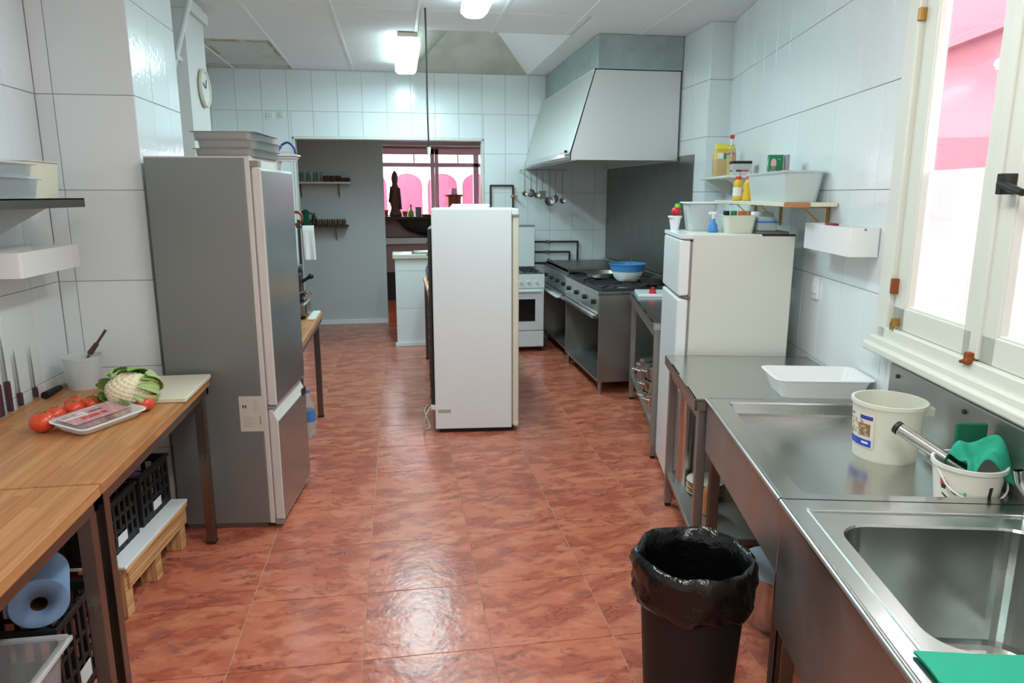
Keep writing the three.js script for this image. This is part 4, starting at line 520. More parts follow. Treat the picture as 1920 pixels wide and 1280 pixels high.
{ // plates and things on the bare table's shelf
  for (let k = 0; k < 5; k++) { const y = 0.20 + k * 0.014, o = thing(RF, 'dinner_plate', k === 4 ? 'cream dinner plate on top of the stack under the bare steel table' : 'cream dinner plate within the stack under the bare steel table', 'plate', [-0.56, y, 0.36], k === 4 ? undefined : 'stacked plates under the steel table'); part('plate', lathe([[0.001, 0.0], [0.055, 0.0], [0.06, 0.004], [0.095, 0.016], [0.096, 0.019], [0.06, 0.009], [0.001, 0.006]], -0.57, y, 0.38, 32), k % 2 ? std('#c79a6a', 0.4) : M.cream, o); }
  const o = thing(RF, 'orange_bottle', 'plain orange plastic bottle on the shelf beside the plates', 'bottle', [-0.55, 0.20, 0.60]); part('bottle', lathe([[0.001, 0], [0.035, 0], [0.038, 0.01], [0.038, 0.11], [0.02, 0.14], [0.014, 0.15], [0.014, 0.165], [0.001, 0.165]], -0.60, 0.20, 0.62, 20), std('#c98a5c', 0.5), o);
  const t = thing(RF, 'steel_cylinder', 'tall narrow steel cylinder standing open-topped under the bare steel table', 'container', [-0.69, 0.2, 0.4]); part('cylinder', pail(0.042, 0.045, 0.5, 0.003, -0.655, 0.20, 0.24, 0.004, 24), M.steel, t); part('rim', new THREE.TorusGeometry(0.048, 0.004, 8, 28).rotateX(Math.PI / 2).translate(-0.655, 0.70, 0.24), M.chrome, t);
  const p = thing(RF, 'steel_pot', 'steel pot with a pale blue lid on the floor under the drainer', 'pot', [-0.42, 0, 1.12]); part('pot', pail(0.15, 0.155, 0.22, 0.003, -0.42, 0, 1.13, 0.006), M.steel, p); part('lid', lathe([[0.16, 0], [0.155, 0.01], [0.06, 0.025], [0.001, 0.028]], -0.42, 0.22, 1.13, 30), std('#c3d6e2', 0.35), p);
  one(RF, 'white_tub', 'white round plastic tub on the shelf behind the plates', 'tub', [-0.3, 0.2, 0.5], pail(0.09, 0.11, 0.17, 0.003, -0.33, 0.20, 0.42), M.milkyCream, null, { part: 'tub' });
}
one(RF, 'plastic_tray', 'deep white plastic tray at the end of the bare steel table', 'tray', [-0.2, 0.84, 0.8], openBox(-0.405, -0.02, 0.84, 0.925, 0.625, 0.875, 0.003, 0.03, 0.03, 0.012), M.white, null, { part: 'tray' });

// ================================================================ drainer and sink units
function deck(x0, x1, z0, z1, top, hole, hr, depth, taper) { // sheet steel deck with a pressed well
  const [a, b, c, d] = hole, s = new THREE.Shape([[x0, -z0], [x0, -z1], [x1, -z1], [x1, -z0]].map((p) => new THREE.Vector2(...p))), w = b - a, e = d - c, cx = (a + b) / 2, cz = (c + d) / 2, R = ring(w, e, hr, 0, cx, cz, 8);
  s.holes.push(new THREE.Path(R.map((p) => new THREE.Vector2(p[0], -p[2])))); const g = new THREE.ExtrudeGeometry(s, { depth: 0.004, bevelEnabled: false, curveSegments: 8 }).rotateX(-Math.PI / 2).translate(0, top - 0.004, 0);
  const rg = (k, y) => ring(w - 2 * k, e - 2 * k, Math.max(0.01, hr - k * 0.4), y, cx, cz, 8), well = loft([rg(0, top), rg(0.003, top - 0.006), rg(taper * 0.7, top - depth + 0.02), rg(taper, top - depth + 0.006), rg(taper + 0.015, top - depth)].reverse(), true, false, 0.9);
  const out = loft([rg(-0.001, top - 0.004), rg(taper - 0.004, top - depth - 0.003)].reverse(), true, false); return [[g, out], flip(well)]; }
const STEEL2 = M.steel;
{ const o = thing(RF, 'drainer_table', 'stainless steel table with a sunken draining top beside the basin', 'sink', [-0.35, 0, 1.4]); const x0 = -0.70, x1 = -0.012, z0 = 0.905, z1 = 1.902, t = 0.85;
  { const [dk, wl] = deck(x0, x1, z0, z1, t, [-0.63, -0.06, 0.955, 1.865], 0.02, 0.05, 0.012); part('deck', dk, STEEL2, o); part('well', wl, STEEL2, o); } part('rolled_edge', [bar([x0, t - 0.008, z0], [x0, t - 0.008, z1], 0.011, 12), bar([x0, t - 0.006, z0], [x1, t - 0.006, z0], 0.008, 12)], M.steel, o);
  part('apron', [BB(x0, x0 + 0.012, 0.62, t - 0.008, z0, z1, 0.003), plain(x0, x1, 0.62, t - 0.008, z0, z0 + 0.008)], M.steelDull, o);
  part('backsplash', [BB(-0.036, -0.004, t - 0.01, 1.045, 1.02, z1, 0.012)], M.steelDull, o); for (const z of [1.1, 1.55]) part('bolt', new THREE.CylinderGeometry(0.008, 0.008, 0.008, 10).rotateZ(Math.PI / 2).translate(-0.039, 1.005, z), M.iron, o);
  for (const [x, z] of [[x0 + 0.035, z0 + 0.05], [x0 + 0.035, z1 - 0.03], [x1 - 0.05, z0 + 0.05], [x1 - 0.05, z1 - 0.03]]) { const l = part('leg', BB(x - 0.02, x + 0.02, 0.02, 0.63, z - 0.02, z + 0.02, 0.003), M.legSteel, o); part('foot', cyl(0.016, 0.018, 0.022, x, 0, z, 10), M.rubber, l); } }
{ const o = thing(RF, 'sink_unit', 'stainless steel sink unit with a deep round-cornered basin', 'sink', [-0.35, 0, 2.5]); const x0 = -0.70, x1 = -0.012, z0 = 1.908, z1 = 3.05, t = 0.85;
  { const [dk, wl] = deck(x0, x1, z0, z1, t, [-0.615, -0.12, 2.05, 2.58], 0.085, 0.33, 0.014); part('deck', dk, STEEL2, o); part('basin', wl, STEEL2, o); } part('raised_bead', [BB(-0.655, -0.06, t - 0.002, t + 0.006, 1.968, 1.985, 0.004), BB(-0.655, -0.645, t - 0.002, t + 0.003, 1.975, 3.0, 0.002)], M.steel, o); part('rolled_edge', [bar([x0, t - 0.008, z0], [x0, t - 0.008, z1], 0.011, 12)], M.steel, o);
  part('drain', [cyl(0.035, 0.035, 0.004, -0.37, 0.521, 2.31, 20), cyl(0.012, 0.012, 0.006, -0.37, 0.522, 2.31, 12)], M.chrome, o);
  part('front_panel', [BB(x0, x0 + 0.012, 0.47, t - 0.008, z0, z1, 0.003), plain(x0, x1, 0.47, t - 0.008, z0, z0 + 0.006)], M.steelDull, o); part('backsplash', BB(-0.036, -0.004, t - 0.01, 1.045, z0, z1, 0.012), M.steelDull, o); part('bolt', new THREE.CylinderGeometry(0.008, 0.008, 0.008, 10).rotateZ(Math.PI / 2).translate(-0.039, 1.005, 2.0), M.iron, o);
  for (const [x, z] of [[x0 + 0.035, z0 + 0.03], [x0 + 0.035, z1 - 0.05], [x1 - 0.05, z0 + 0.03], [x1 - 0.05, z1 - 0.05]]) { const l = part('leg', BB(x - 0.02, x + 0.02, 0.02, 0.5, z - 0.02, z + 0.02, 0.003), M.legSteel, o); part('foot', cyl(0.016, 0.018, 0.022, x, 0, z, 10), M.rubber, l); } }
{ const o = thing(RF, 'mixer_tap', 'chrome tap curving over the basin from the back of the sink', 'tap', [-0.085, 0.85, 2.0]); part('base', [cyl(0.028, 0.024, 0.05, -0.085, 0.85, 2.0, 18)], M.chrome, o); part('spout', tube([[-0.085, 0.89, 2.0], [-0.085, 0.98, 2.03], [-0.11, 1.02, 2.12], [-0.16, 1.0, 2.22], [-0.19, 0.95, 2.26]], 0.013, 40, 12), M.chrome, o); part('lever', tube([[-0.085, 0.895, 2.0], [-0.088, 0.905, 1.97], [-0.1, 0.93, 1.95], [-0.108, 0.965, 1.945]], 0.012, 24, 10), M.chrome, o); }
{ const cx = -0.2, cz = 1.40, o = thing(RF, 'clear_bucket', 'translucent plastic bucket with a picture label on the drainer', 'bucket', [cx, 0.80, cz]); part('pail', pail(0.098, 0.112, 0.2, 0.0025, cx, 0.80, cz, 0.006), M.milkyCream, o);
  const lab = canvasTex(128, 192, (g, w, h) => { g.fillStyle = '#d9d4c6'; g.fillRect(0, 0, w, h); g.fillStyle = '#8a6a4a'; g.fillRect(64, 60, 50, 70); g.fillStyle = '#b59a7c'; for (let i = 0; i < 12; i++) { g.beginPath(); g.ellipse(20 + (i * 37) % 90, 50 + (i * 23) % 90, 14, 7, i, 0, 7); g.fill(); } g.fillStyle = '#7d7a3c'; g.fillRect(4, 110, 20, 30); g.fillStyle = '#2f3f9e'; g.fillRect(70, 14, 52, 22); g.fillRect(6, 18, 30, 10); g.fillStyle = '#1f46b4'; g.fillRect(0, 148, 120, 40); g.fillStyle = '#dfe4f2'; g.fillRect(78, 160, 30, 12); });
  const pl = new THREE.CylinderGeometry(0.1115, 0.1035, 0.12, 14, 1, true, -1.85, 1.07).translate(cx, 0.905, cz); part('picture_label', pl, std('#ffffff', 0.5, { map: lab, side: THREE.DoubleSide }), o, { keepUV: true, label: 'picture label with blue bands' });
  part('handle_lug', [BB(cx + 0.1, cx + 0.128, 0.955, 0.985, cz + 0.02, cz + 0.05)], M.milkyCream, o); }
{ const cx = -0.135, cz = 1.775, o = thing(RF, 'small_bucket', 'small white bucket with dark line drawing holding cloth and steel tube', 'bucket', [cx, 0.80, cz]); part('pail', pail(0.078, 0.092, 0.125, 0.0025, cx, 0.80, cz, 0.005), M.creamWhite, o);
  const lab = canvasTex(256, 96, (g, w, h) => { g.fillStyle = '#dcdccf'; g.fillRect(0, 0, w, h); g.strokeStyle = '#2b2a26'; g.lineWidth = 6; g.beginPath(); g.moveTo(30, 30); g.bezierCurveTo(60, 20, 70, 70, 100, 60); g.bezierCurveTo(120, 56, 120, 84, 150, 82); g.stroke(); g.beginPath(); g.moveTo(34, 70); g.lineTo(80, 88); g.stroke(); g.fillStyle = '#b5485a'; g.fillRect(26, 22, 20, 26); g.fillStyle = '#2b2a26'; g.fillRect(30, 44, 22, 12); g.fillRect(206, 30, 16, 40); });
  part('drawing', new THREE.CylinderGeometry(0.0925, 0.0805, 0.1, 18, 1, true, -1.55, 2.1).translate(cx, 0.86, cz), std('#ffffff', 0.5, { map: lab, side: THREE.DoubleSide }), o, { keepUV: true, label: 'dark line drawing on the pail' });
  part('handle', tube([[cx - 0.094, 0.915, cz], [cx - 0.075, 0.86, cz + 0.065], [cx, 0.835, cz + 0.098], [cx + 0.075, 0.86, cz + 0.065], [cx + 0.094, 0.915, cz]], 0.003, 30, 8), M.offWhite, o);
  const b = thing(RF, 'steel_tube', 'steel tube tool leaning out of the small white bucket', 'utensil', [cx, 0.81, cz]); part('shaft', bar([cx + 0.03, 0.87, cz + 0.01], [-0.262, 0.965, 1.615], 0.019, 18), M.steel, b); part('shaft_end', bar([-0.262, 0.965, 1.615], [-0.268, 0.969, 1.605], 0.021, 18), M.iron, b);
}
{ // green cloth bunched in the small bucket, and flat green cloth on the sink
  const cx = -0.10, cz = 1.775, nU = 26, nV = 26, P = [], idx = [], o = thing(RF, 'green_cloth', 'crumpled green cloth stuffed in the small white bucket', 'cloth', [cx, 0.85, cz]);
  for (let s = 0; s < 2; s++) for (let j = 0; j <= nV; j++) for (let i = 0; i <= nU; i++) { const u = i / nU * 2 - 1, v = j / nV * 2 - 1, r2 = u * u + v * v; const fold = 0.018 * Math.sin(u * 5 + v * 2.4) + 0.012 * Math.sin(v * 7 - u * 3 + 1); P.push(cx + u * 0.075 + 0.012 * Math.sin(v * 4) + (v < -0.4 ? 0.02 * (v + 0.4) : 0), 0.985 - 0.058 * r2 + fold - s * 0.003, cz - 0.005 + v * 0.07 + 0.012 * Math.sin(u * 5)); }
  const n = (nU + 1) * (nV + 1); for (let j = 0; j < nV; j++) for (let i = 0; i < nU; i++) { const A = j * (nU + 1) + i, B = A + 1, C = A + nU + 1, D = C + 1; idx.push(A, C, B, B, C, D, n + A, n + B, n + C, n + B, n + D, n + C); }
  const g = new THREE.BufferGeometry(); g.setAttribute('position', new THREE.BufferAttribute(new Float32Array(P), 3)); g.setIndex(idx); g.computeVertexNormals(); part('cloth', g, M.green, o);
  part('scouring_pad', BB(cx - 0.04, cx + 0.05, 0.93, 1.015, cz - 0.088, cz - 0.072, 0.006), M.greenDark, o);
  const P2 = [], id2 = [], N = 20; for (let s = 0; s < 2; s++) for (let j = 0; j <= N; j++) for (let i = 0; i <= N; i++) { const u = i / N, v = j / N; P2.push(-0.672 + u * 0.5 + 0.004 * Math.sin(v * 9), 0.8545 + 0.0012 * Math.sin(u * 9 + v * 5) + 0.001 * Math.sin(v * 17) + 0.004 - s * 0.004, 2.588 + v * 0.38 + 0.004 * Math.sin(u * 8)); }
  const n2_ = (N + 1) * (N + 1); for (let j = 0; j < N; j++) for (let i = 0; i < N; i++) { const A = j * (N + 1) + i, B = A + 1, C = A + N + 1, D = C + 1; id2.push(A, C, B, B, C, D, n2_ + A, n2_ + B, n2_ + C, n2_ + B, n2_ + D, n2_ + C); }
  const g2 = new THREE.BufferGeometry(); g2.setAttribute('position', new THREE.BufferAttribute(new Float32Array(P2), 3)); g2.setIndex(id2); g2.computeVertexNormals(); one(RF, 'green_cloth', 'flat green cloth spread on the sink deck beyond the basin', 'cloth', [-0.43, 0.85, 2.76], g2, M.green, null, { part: 'cloth' });
}
{ // waste bin with black liner
  const cx = 0.885, cz = -1.93, o = thing(W, 'waste_bin', 'black plastic waste bin lined with a black bag in front of the sinks', 'waste bin', [cx, 0, cz]); part('bin', pail(0.135, 0.168, 0.56, 0.004, cx, 0, cz, 0.01, 40), M.blackPlastic, o);
  const n = 64, wr = (r, y, amp, ph) => Array.from({ length: n }, (_, i) => { const a = i / n * Math.PI * 2, k = r + amp * (Math.sin(a * 7 + ph) + 0.7 * Math.sin(a * 13 + ph * 2) + 0.5 * Math.sin(a * 23 + ph)); return [cx + k * Math.cos(a), y + amp * 1.2 * Math.sin(a * 5 + ph * 1.7) + amp * 0.6 * Math.sin(a * 11), cz + k * Math.sin(a)]; });
  part('liner_bag', loft([wr(0.176, 0.435, 0.006, 0), wr(0.186, 0.44, 0.004, 0.3), wr(0.192, 0.475, 0.006, 1), wr(0.184, 0.50, 0.003, 2), wr(0.193, 0.535, 0.005, 2.4), wr(0.189, 0.57, 0.003, 3), wr(0.176, 0.585, 0.003, 3.4), wr(0.16, 0.575, 0.003, 4), wr(0.152, 0.52, 0.004, 4.5), wr(0.14, 0.36, 0.007, 5), wr(0.115, 0.16, 0.007, 6), wr(0.06, 0.11, 0.005, 7)], false, true, 1.4), M.bag, o, { label: 'shiny black bin bag folded over the rim' });
}

// ================================================================ on and around the right refrigerator
const T = 1.475;
{ const cup = thing(RF, 'white_cup', 'white pot holding a red tomato-shaped top on the right refrigerator', 'cup', [-0.655, T, -0.45]); part('cup', pail(0.022, 0.034, 0.085, 0.0025, -0.65, T, -0.45, 0.006, 24), M.enamel, cup);
  const tm = thing(RF, 'tomato_shaker', 'red ball with a green top sitting in the white pot', 'ornament', [-0.65, 1.55, -0.45]); part('ball', sph(0.028, -0.645, 1.584, -0.45), M.red, tm); part('leaf_top', cyl(0.018, 0.014, 0.022, -0.638, 1.606, -0.45, 12), M.lime, tm);
  const b = thing(RF, 'plastic_tub', 'large white square tub on the right refrigerator beside the red ball', 'tub', [-0.52, T, -0.42]); part('tub', openBox(-0.60, -0.43, T, T + 0.155, -0.53, -0.33, 0.003, 0.02, 0.03, 0.005), M.milky, b); part('lid', BB(-0.612, -0.418, T + 0.155, T + 0.163, -0.542, -0.318, 0.003), M.whiteMatt, b);
  const s = thing(RF, 'spray_bottle', 'small blue cleaning bottle between the tubs on the refrigerator', 'bottle', [-0.45, T, -0.24]); part('bottle', lathe([[0.001, 0], [0.026, 0], [0.028, 0.006], [0.024, 0.04], [0.012, 0.055], [0.01, 0.075], [0.001, 0.075]], -0.475, T, -0.24, 20), M.blue, s); part('spray_head', [cyl(0.009, 0.009, 0.03, -0.475, T + 0.075, -0.24, 12), BB(-0.5, -0.46, T + 0.098, T + 0.112, -0.25, -0.23)], M.whiteMatt, s);
  const c = thing(RF, 'plastic_tub', 'cream plastic tub filled with spice jars on the right refrigerator', 'tub', [-0.36, T, -0.2]); part('tub', openBox(-0.435, -0.275, T, T + 0.095, -0.3, -0.1, 0.003, 0.012, 0.025, 0.005), M.milkyCream, c);
  const jars = [[-0.415, M.blackPlastic, 'black-lidded spice jar in the cream tub'], [-0.375, M.greenCan, 'green-lidded spice jar in the cream tub'], [-0.335, M.orange, 'orange-lidded spice jar in the cream tub, middle of the row'], [-0.30, M.brownWood, 'brown-lidded spice jar at the end of the cream tub']];
  for (const [x, m, l] of jars) { const j = thing(RF, 'spice_jar', l, 'jar', [x, T + 0.004, -0.2]); part('jar', cyl(0.014, 0.014, 0.09, x, T + 0.004, -0.2, 14), M.clearGlass, j); part('lid', cyl(0.0165, 0.0165, 0.024, x, T + 0.094, -0.2, 14), m, j); }
  const d = thing(RF, 'flat_box', 'grey box with a blue stripe at the wall side of the refrigerator top', 'box', [-0.2, T + 0.012, -0.2]); part('box', BB(-0.262, -0.165, T + 0.014, T + 0.085, -0.26, -0.12, 0.004), std('#aab6bd', 0.6), d); part('stripe', BB(-0.263, -0.164, T + 0.055, T + 0.068, -0.261, -0.119), M.blue, d);
  one(RF, 'dark_board', 'thin dark board under the grey striped box', 'board', [-0.2, T, -0.2], BB(-0.28, -0.11, T, T + 0.013, -0.30, -0.08, 0.003), M.steelDark);
  one(RF, 'white_cloth', 'folded white cloth behind the striped box on the refrigerator', 'cloth', [-0.17, T, -0.36], [BB(-0.25, -0.12, T, T + 0.11, -0.42, -0.31, 0.02)], M.whiteMatt, null, { part: 'cloth' });
}
{ const o = thing(RF, 'wall_shelf', 'white wall shelf on brass brackets above the right refrigerator', 'shelf', [-0.13, 1.62, -0.5]); part('shelf_board', BB(-0.25, -0.004, 1.622, 1.642, -1.30, 0.27, 0.003), M.cream, o); part('wood_edge', BB(-0.252, -0.135, 1.618, 1.644, 0.255, 0.282), M.brownWood, o); for (const z of [0.16, -0.6, -1.15]) part('bracket', [plain(-0.012, -0.004, 1.50, 1.622, z - 0.01, z + 0.01), plain(-0.18, -0.004, 1.614, 1.622, z - 0.01, z + 0.01), beam([-0.01, 1.51, z], [-0.13, 1.616, z], 0.008, 0.004)], M.brass, o); }
{ const o = thing(RF, 'wall_shelf', 'small upper corner shelf beside the hood wall holding the pasta bag', 'shelf', [-0.12, 1.79, -1.6]); part('shelf_board', BB(-0.22, -0.004, 1.79, 1.806, -2.0, -1.12, 0.003), M.offWhite, o); part('bracket', prism([[-0.2, 1.79], [-0.004, 1.79], [-0.004, 1.67]], -1.9, -1.885, 'z'), M.offWhite, o); part('bracket', prism([[-0.2, 1.79], [-0.004, 1.79], [-0.004, 1.67]], -1.25, -1.235, 'z'), M.offWhite, o); }
{ const bagLab = canvasTex(128, 192, (g, w, h) => { g.fillStyle = '#d9b23a'; g.fillRect(0, 0, w, h); g.fillStyle = '#e8d44a'; g.fillRect(0, 0, w, 26); g.fillStyle = '#c9a878'; g.fillRect(0, 90, w, 102); g.fillStyle = '#dfe3e6'; g.fillRect(20, 52, 34, 34); g.fillStyle = '#2d7a6a'; g.fillRect(52, 54, 34, 34); g.fillStyle = '#c93a2a'; g.fillRect(84, 50, 30, 44); g.fillStyle = '#b0412c'; g.fillRect(70, 110, 56, 50); });
  const o = thing(RF, 'pasta_bag', 'yellow printed bag of food on the small upper corner shelf', 'food bag', [-0.13, 1.806, -1.6]); const R = [ring(0.15, 0.07, 0.02, 1.806, -0.13, -1.6), ring(0.165, 0.09, 0.03, 1.86, -0.13, -1.6), ring(0.16, 0.08, 0.03, 1.96, -0.13, -1.6), ring(0.14, 0.03, 0.01, 2.01, -0.13, -1.6), ring(0.13, 0.008, 0.003, 2.035, -0.13, -1.6)]; const g = loft(R, true, true, 1.2), p = g.attributes.position, uv = new Float32Array(p.count * 2); for (let i = 0; i < p.count; i++) { uv[i * 2] = (p.getX(i) + 0.215) / 0.17; uv[i * 2 + 1] = (p.getY(i) - 1.806) / 0.23; } g.setAttribute('uv', new THREE.BufferAttribute(uv, 2)); part('bag', g, std('#ffffff', 0.4, { map: bagLab }), o, { keepUV: true });
  const b = thing(RF, 'sauce_bottle', 'clear glass bottle with a red cap on the upper corner shelf', 'bottle', [-0.12, 1.806, -1.48]); part('bottle', lathe([[0.001, 0], [0.03, 0], [0.032, 0.01], [0.032, 0.15], [0.013, 0.2], [0.012, 0.255], [0.001, 0.255]], -0.125, 1.806, -1.42, 20), M.clearGlass, b); part('cap', cyl(0.015, 0.015, 0.025, -0.125, 2.061, -1.42, 14), M.red, b); part('contents', cyl(0.027, 0.027, 0.14, -0.125, 1.812, -1.42, 16), std('#d9b06a', 0.4), b);
  const lab = canvasTex(128, 128, (g2, w, h) => { g2.fillStyle = '#b9bbb9'; g2.fillRect(0, 0, w, h); g2.fillStyle = '#4a4c4c'; g2.fillRect(22, 66, 40, 24); g2.fillStyle = '#b45a6a'; g2.fillRect(66, 66, 44, 24); g2.fillStyle = '#d9dcda'; g2.fillRect(10, 98, 108, 10); });
  const c = thing(RF, 'storage_tin', 'grey tin with a black lid on the upper corner shelf', 'tin', [-0.1, 1.806, -1.2]); const bx = new THREE.BoxGeometry(0.12, 0.075, 0.1).translate(-0.11, 1.8435, -1.2); part('tin', bx, std('#ffffff', 0.45, { map: lab }), c, { keepUV: true }); part('lid', BB(-0.173, -0.047, 1.881, 1.899, -1.253, -1.147), M.blackPlastic, c);
}
{ const S = 1.642;
  const mk = (x, z, label, h) => { const o = thing(RF, 'sauce_bottle', label, 'bottle', [x, S, z]); part('bottle', lathe([[0.001, 0], [0.028, 0], [0.031, 0.008], [0.03, 0.05], [0.026, 0.075], [0.029, 0.1], [0.024, h - 0.05], [0.014, h - 0.03], [0.001, h - 0.03]], x, S, z, 20), M.yellow, o); part('collar', cyl(0.019, 0.017, 0.016, x, S + h - 0.032, z, 14), M.red, o); part('cap', cyl(0.014, 0.011, 0.026, x, S + h - 0.016, z, 14), std('#b9b6b0', 0.5), o); return o; };
  const a = mk(-0.20, -0.86, 'yellow sauce bottle with a white label on the white shelf', 0.165); part('white_label', new THREE.CylinderGeometry(0.0315, 0.0315, 0.055, 16, 1, true, -1.6, 2.0).translate(-0.20, S + 0.055, -0.86), std('#e9e8ea', 0.5, { side: THREE.DoubleSide }), a); mk(-0.165, -0.74, 'plain yellow sauce bottle with orange cap ring on the white shelf', 0.165);
  const t = thing(RF, 'plastic_tub', 'long cream translucent tub on the white wall shelf', 'tub', [-0.12, S, -0.2]); part('tub', openBox(-0.215, -0.02, S, S + 0.145, -0.6, 0.12, 0.003, 0.02, 0.03, 0.005), M.milky, t); part('lid', BB(-0.222, -0.012, S + 0.146, S + 0.155, -0.607, 0.127, 0.004), M.milky, t);
  const lab = canvasTex(128, 128, (g, w, h) => { g.fillStyle = '#1f7d54'; g.fillRect(0, 0, w, h); g.fillStyle = '#d8bcae'; g.beginPath(); g.ellipse(40, 60, 26, 34, 0, 0, 7); g.fill(); g.fillStyle = '#c46a5c'; g.fillRect(22, 80, 36, 22); g.fillStyle = '#6f9fb4'; g.fillRect(6, 108, 60, 14); g.fillStyle = '#5fae86'; g.fillRect(74, 28, 30, 8); });
  const g = thing(RF, 'food_carton', 'green printed food carton on top of the long cream tub', 'carton', [-0.13, S + 0.155, -0.3]); part('carton', new THREE.BoxGeometry(0.075, 0.095, 0.04).translate(-0.145, S + 0.2025, -0.3), std('#ffffff', 0.5, { map: lab }), g, { keepUV: true });
  const k = thing(RF, 'grey_packet', 'slim grey packet with a red foot beside the green carton', 'packet', [-0.08, S + 0.155, -0.26]); part('packet', BB(-0.10, -0.085, S + 0.167, S + 0.25, -0.30, -0.24), std('#9a9a9e', 0.6), k); part('foot', BB(-0.12, -0.078, S + 0.155, S + 0.168, -0.31, -0.23), M.red, k); }

// ================================================================ behind the tall refrigerator
{ const o = thing(W, 'meat_slicer', 'dark machine with a slanting lever on the table behind the tall refrigerator', 'slicer', [-0.8, 0.81, -5.25]); part('base', [BB(-1.02, -0.66, 0.83, 0.93, -5.38, -5.12, 0.02)], M.steelDark, o); for (const [x, z] of [[-0.99, -5.35], [-0.69, -5.35], [-0.99, -5.17], [-0.69, -5.17]]) part('foot', cyl(0.016, 0.014, 0.022, x, 0.81, z, 10), M.rubber, o);
  part('column', [BB(-0.84, -0.70, 0.92, 1.14, -5.36, -5.2, 0.03)], M.iron, o); part('blade', new THREE.CylinderGeometry(0.12, 0.12, 0.012, 32).rotateZ(Math.PI / 2).translate(-0.87, 1.1, -5.27), M.chrome, o); part('tray', beam([-0.78, 0.94, -5.28], [-0.65, 0.985, -5.28], 0.16, 0.012), M.chrome, o); part('lever', [bar([-0.74, 1.04, -5.27], [-0.64, 1.10, -5.27], 0.012), sph(0.02, -0.635, 1.103, -5.27)], M.blackPlastic, o); part('motor', sph(0.07, -0.76, 1.16, -5.28, 1, 0.8, 1), M.steelDark, o); }
{ const o = thing(W, 'towel_stand', 'slim metal post stand behind the slicer carrying a white towel', 'stand', [-0.72, 0.81, -5.43]); part('post', [bar([-0.72, 0.81, -5.44], [-0.72, 1.5, -5.44], 0.01), cyl(0.04, 0.035, 0.012, -0.72, 0.81, -5.43, 16)], M.iron, o); part('arm', bar([-0.74, 1.448, -5.44], [-0.61, 1.448, -5.44], 0.007), M.iron, o); part('ring_top', new THREE.TorusGeometry(0.045, 0.01, 10, 24).translate(-0.735, 1.51, -5.44), M.copper, o);
  const t = thing(W, 'white_towel', 'white towel hanging from the post stand', 'towel', [-0.65, 1.2, -5.44]); const P = [], id = [], N = 12; for (let s = 0; s < 2; s++) for (let j = 0; j <= N; j++) for (let i = 0; i <= N; i++) { const u = i / N, v = j / N; P.push(-0.695 + u * 0.082 + 0.006 * v, 1.458 - v * 0.25, -5.425 + 0.007 * Math.sin(u * 9) * v + s * -0.006 - (v < 0.06 ? 0.012 * (1 - v / 0.06) : 0)); } const n = (N + 1) ** 2; for (let j = 0; j < N; j++) for (let i = 0; i < N; i++) { const A = j * (N + 1) + i, B = A + 1, C = A + N + 1, D = C + 1; id.push(A, C, B, B, C, D, n + A, n + B, n + C, n + B, n + D, n + C); } const g = new THREE.BufferGeometry(); g.setAttribute('position', new THREE.BufferAttribute(new Float32Array(P), 3)); g.setIndex(id); g.computeVertexNormals(); part('cloth', g, M.whiteMatt, t); }
one(W, 'cutting_board', 'thin pale green-white board at the far edge of the hidden table', 'cutting board', [-0.68, 0.81, -5.35], BB(-0.655, -0.6, 0.81, 0.822, -5.46, -5.1, 0.004), std('#d4ded2', 0.5));
{ const o = thing(W, 'water_bottle', 'clear plastic bottle with blue label on the floor under the hidden table', 'bottle', [-0.7, 0, -4.95]); part('bottle', lathe([[0.001, 0.0], [0.042, 0.0], [0.045, 0.012], [0.045, 0.22], [0.018, 0.29], [0.014, 0.3], [0.014, 0.325], [0.001, 0.325]], -0.665, 0.0, -4.95, 20), M.clearPlastic, o); part('label', cyl(0.0455, 0.0455, 0.08, -0.665, 0.12, -4.95, 20, true), M.blue, o); part('cap', cyl(0.016, 0.016, 0.018, -0.665, 0.325, -4.95, 12), M.blue, o); }

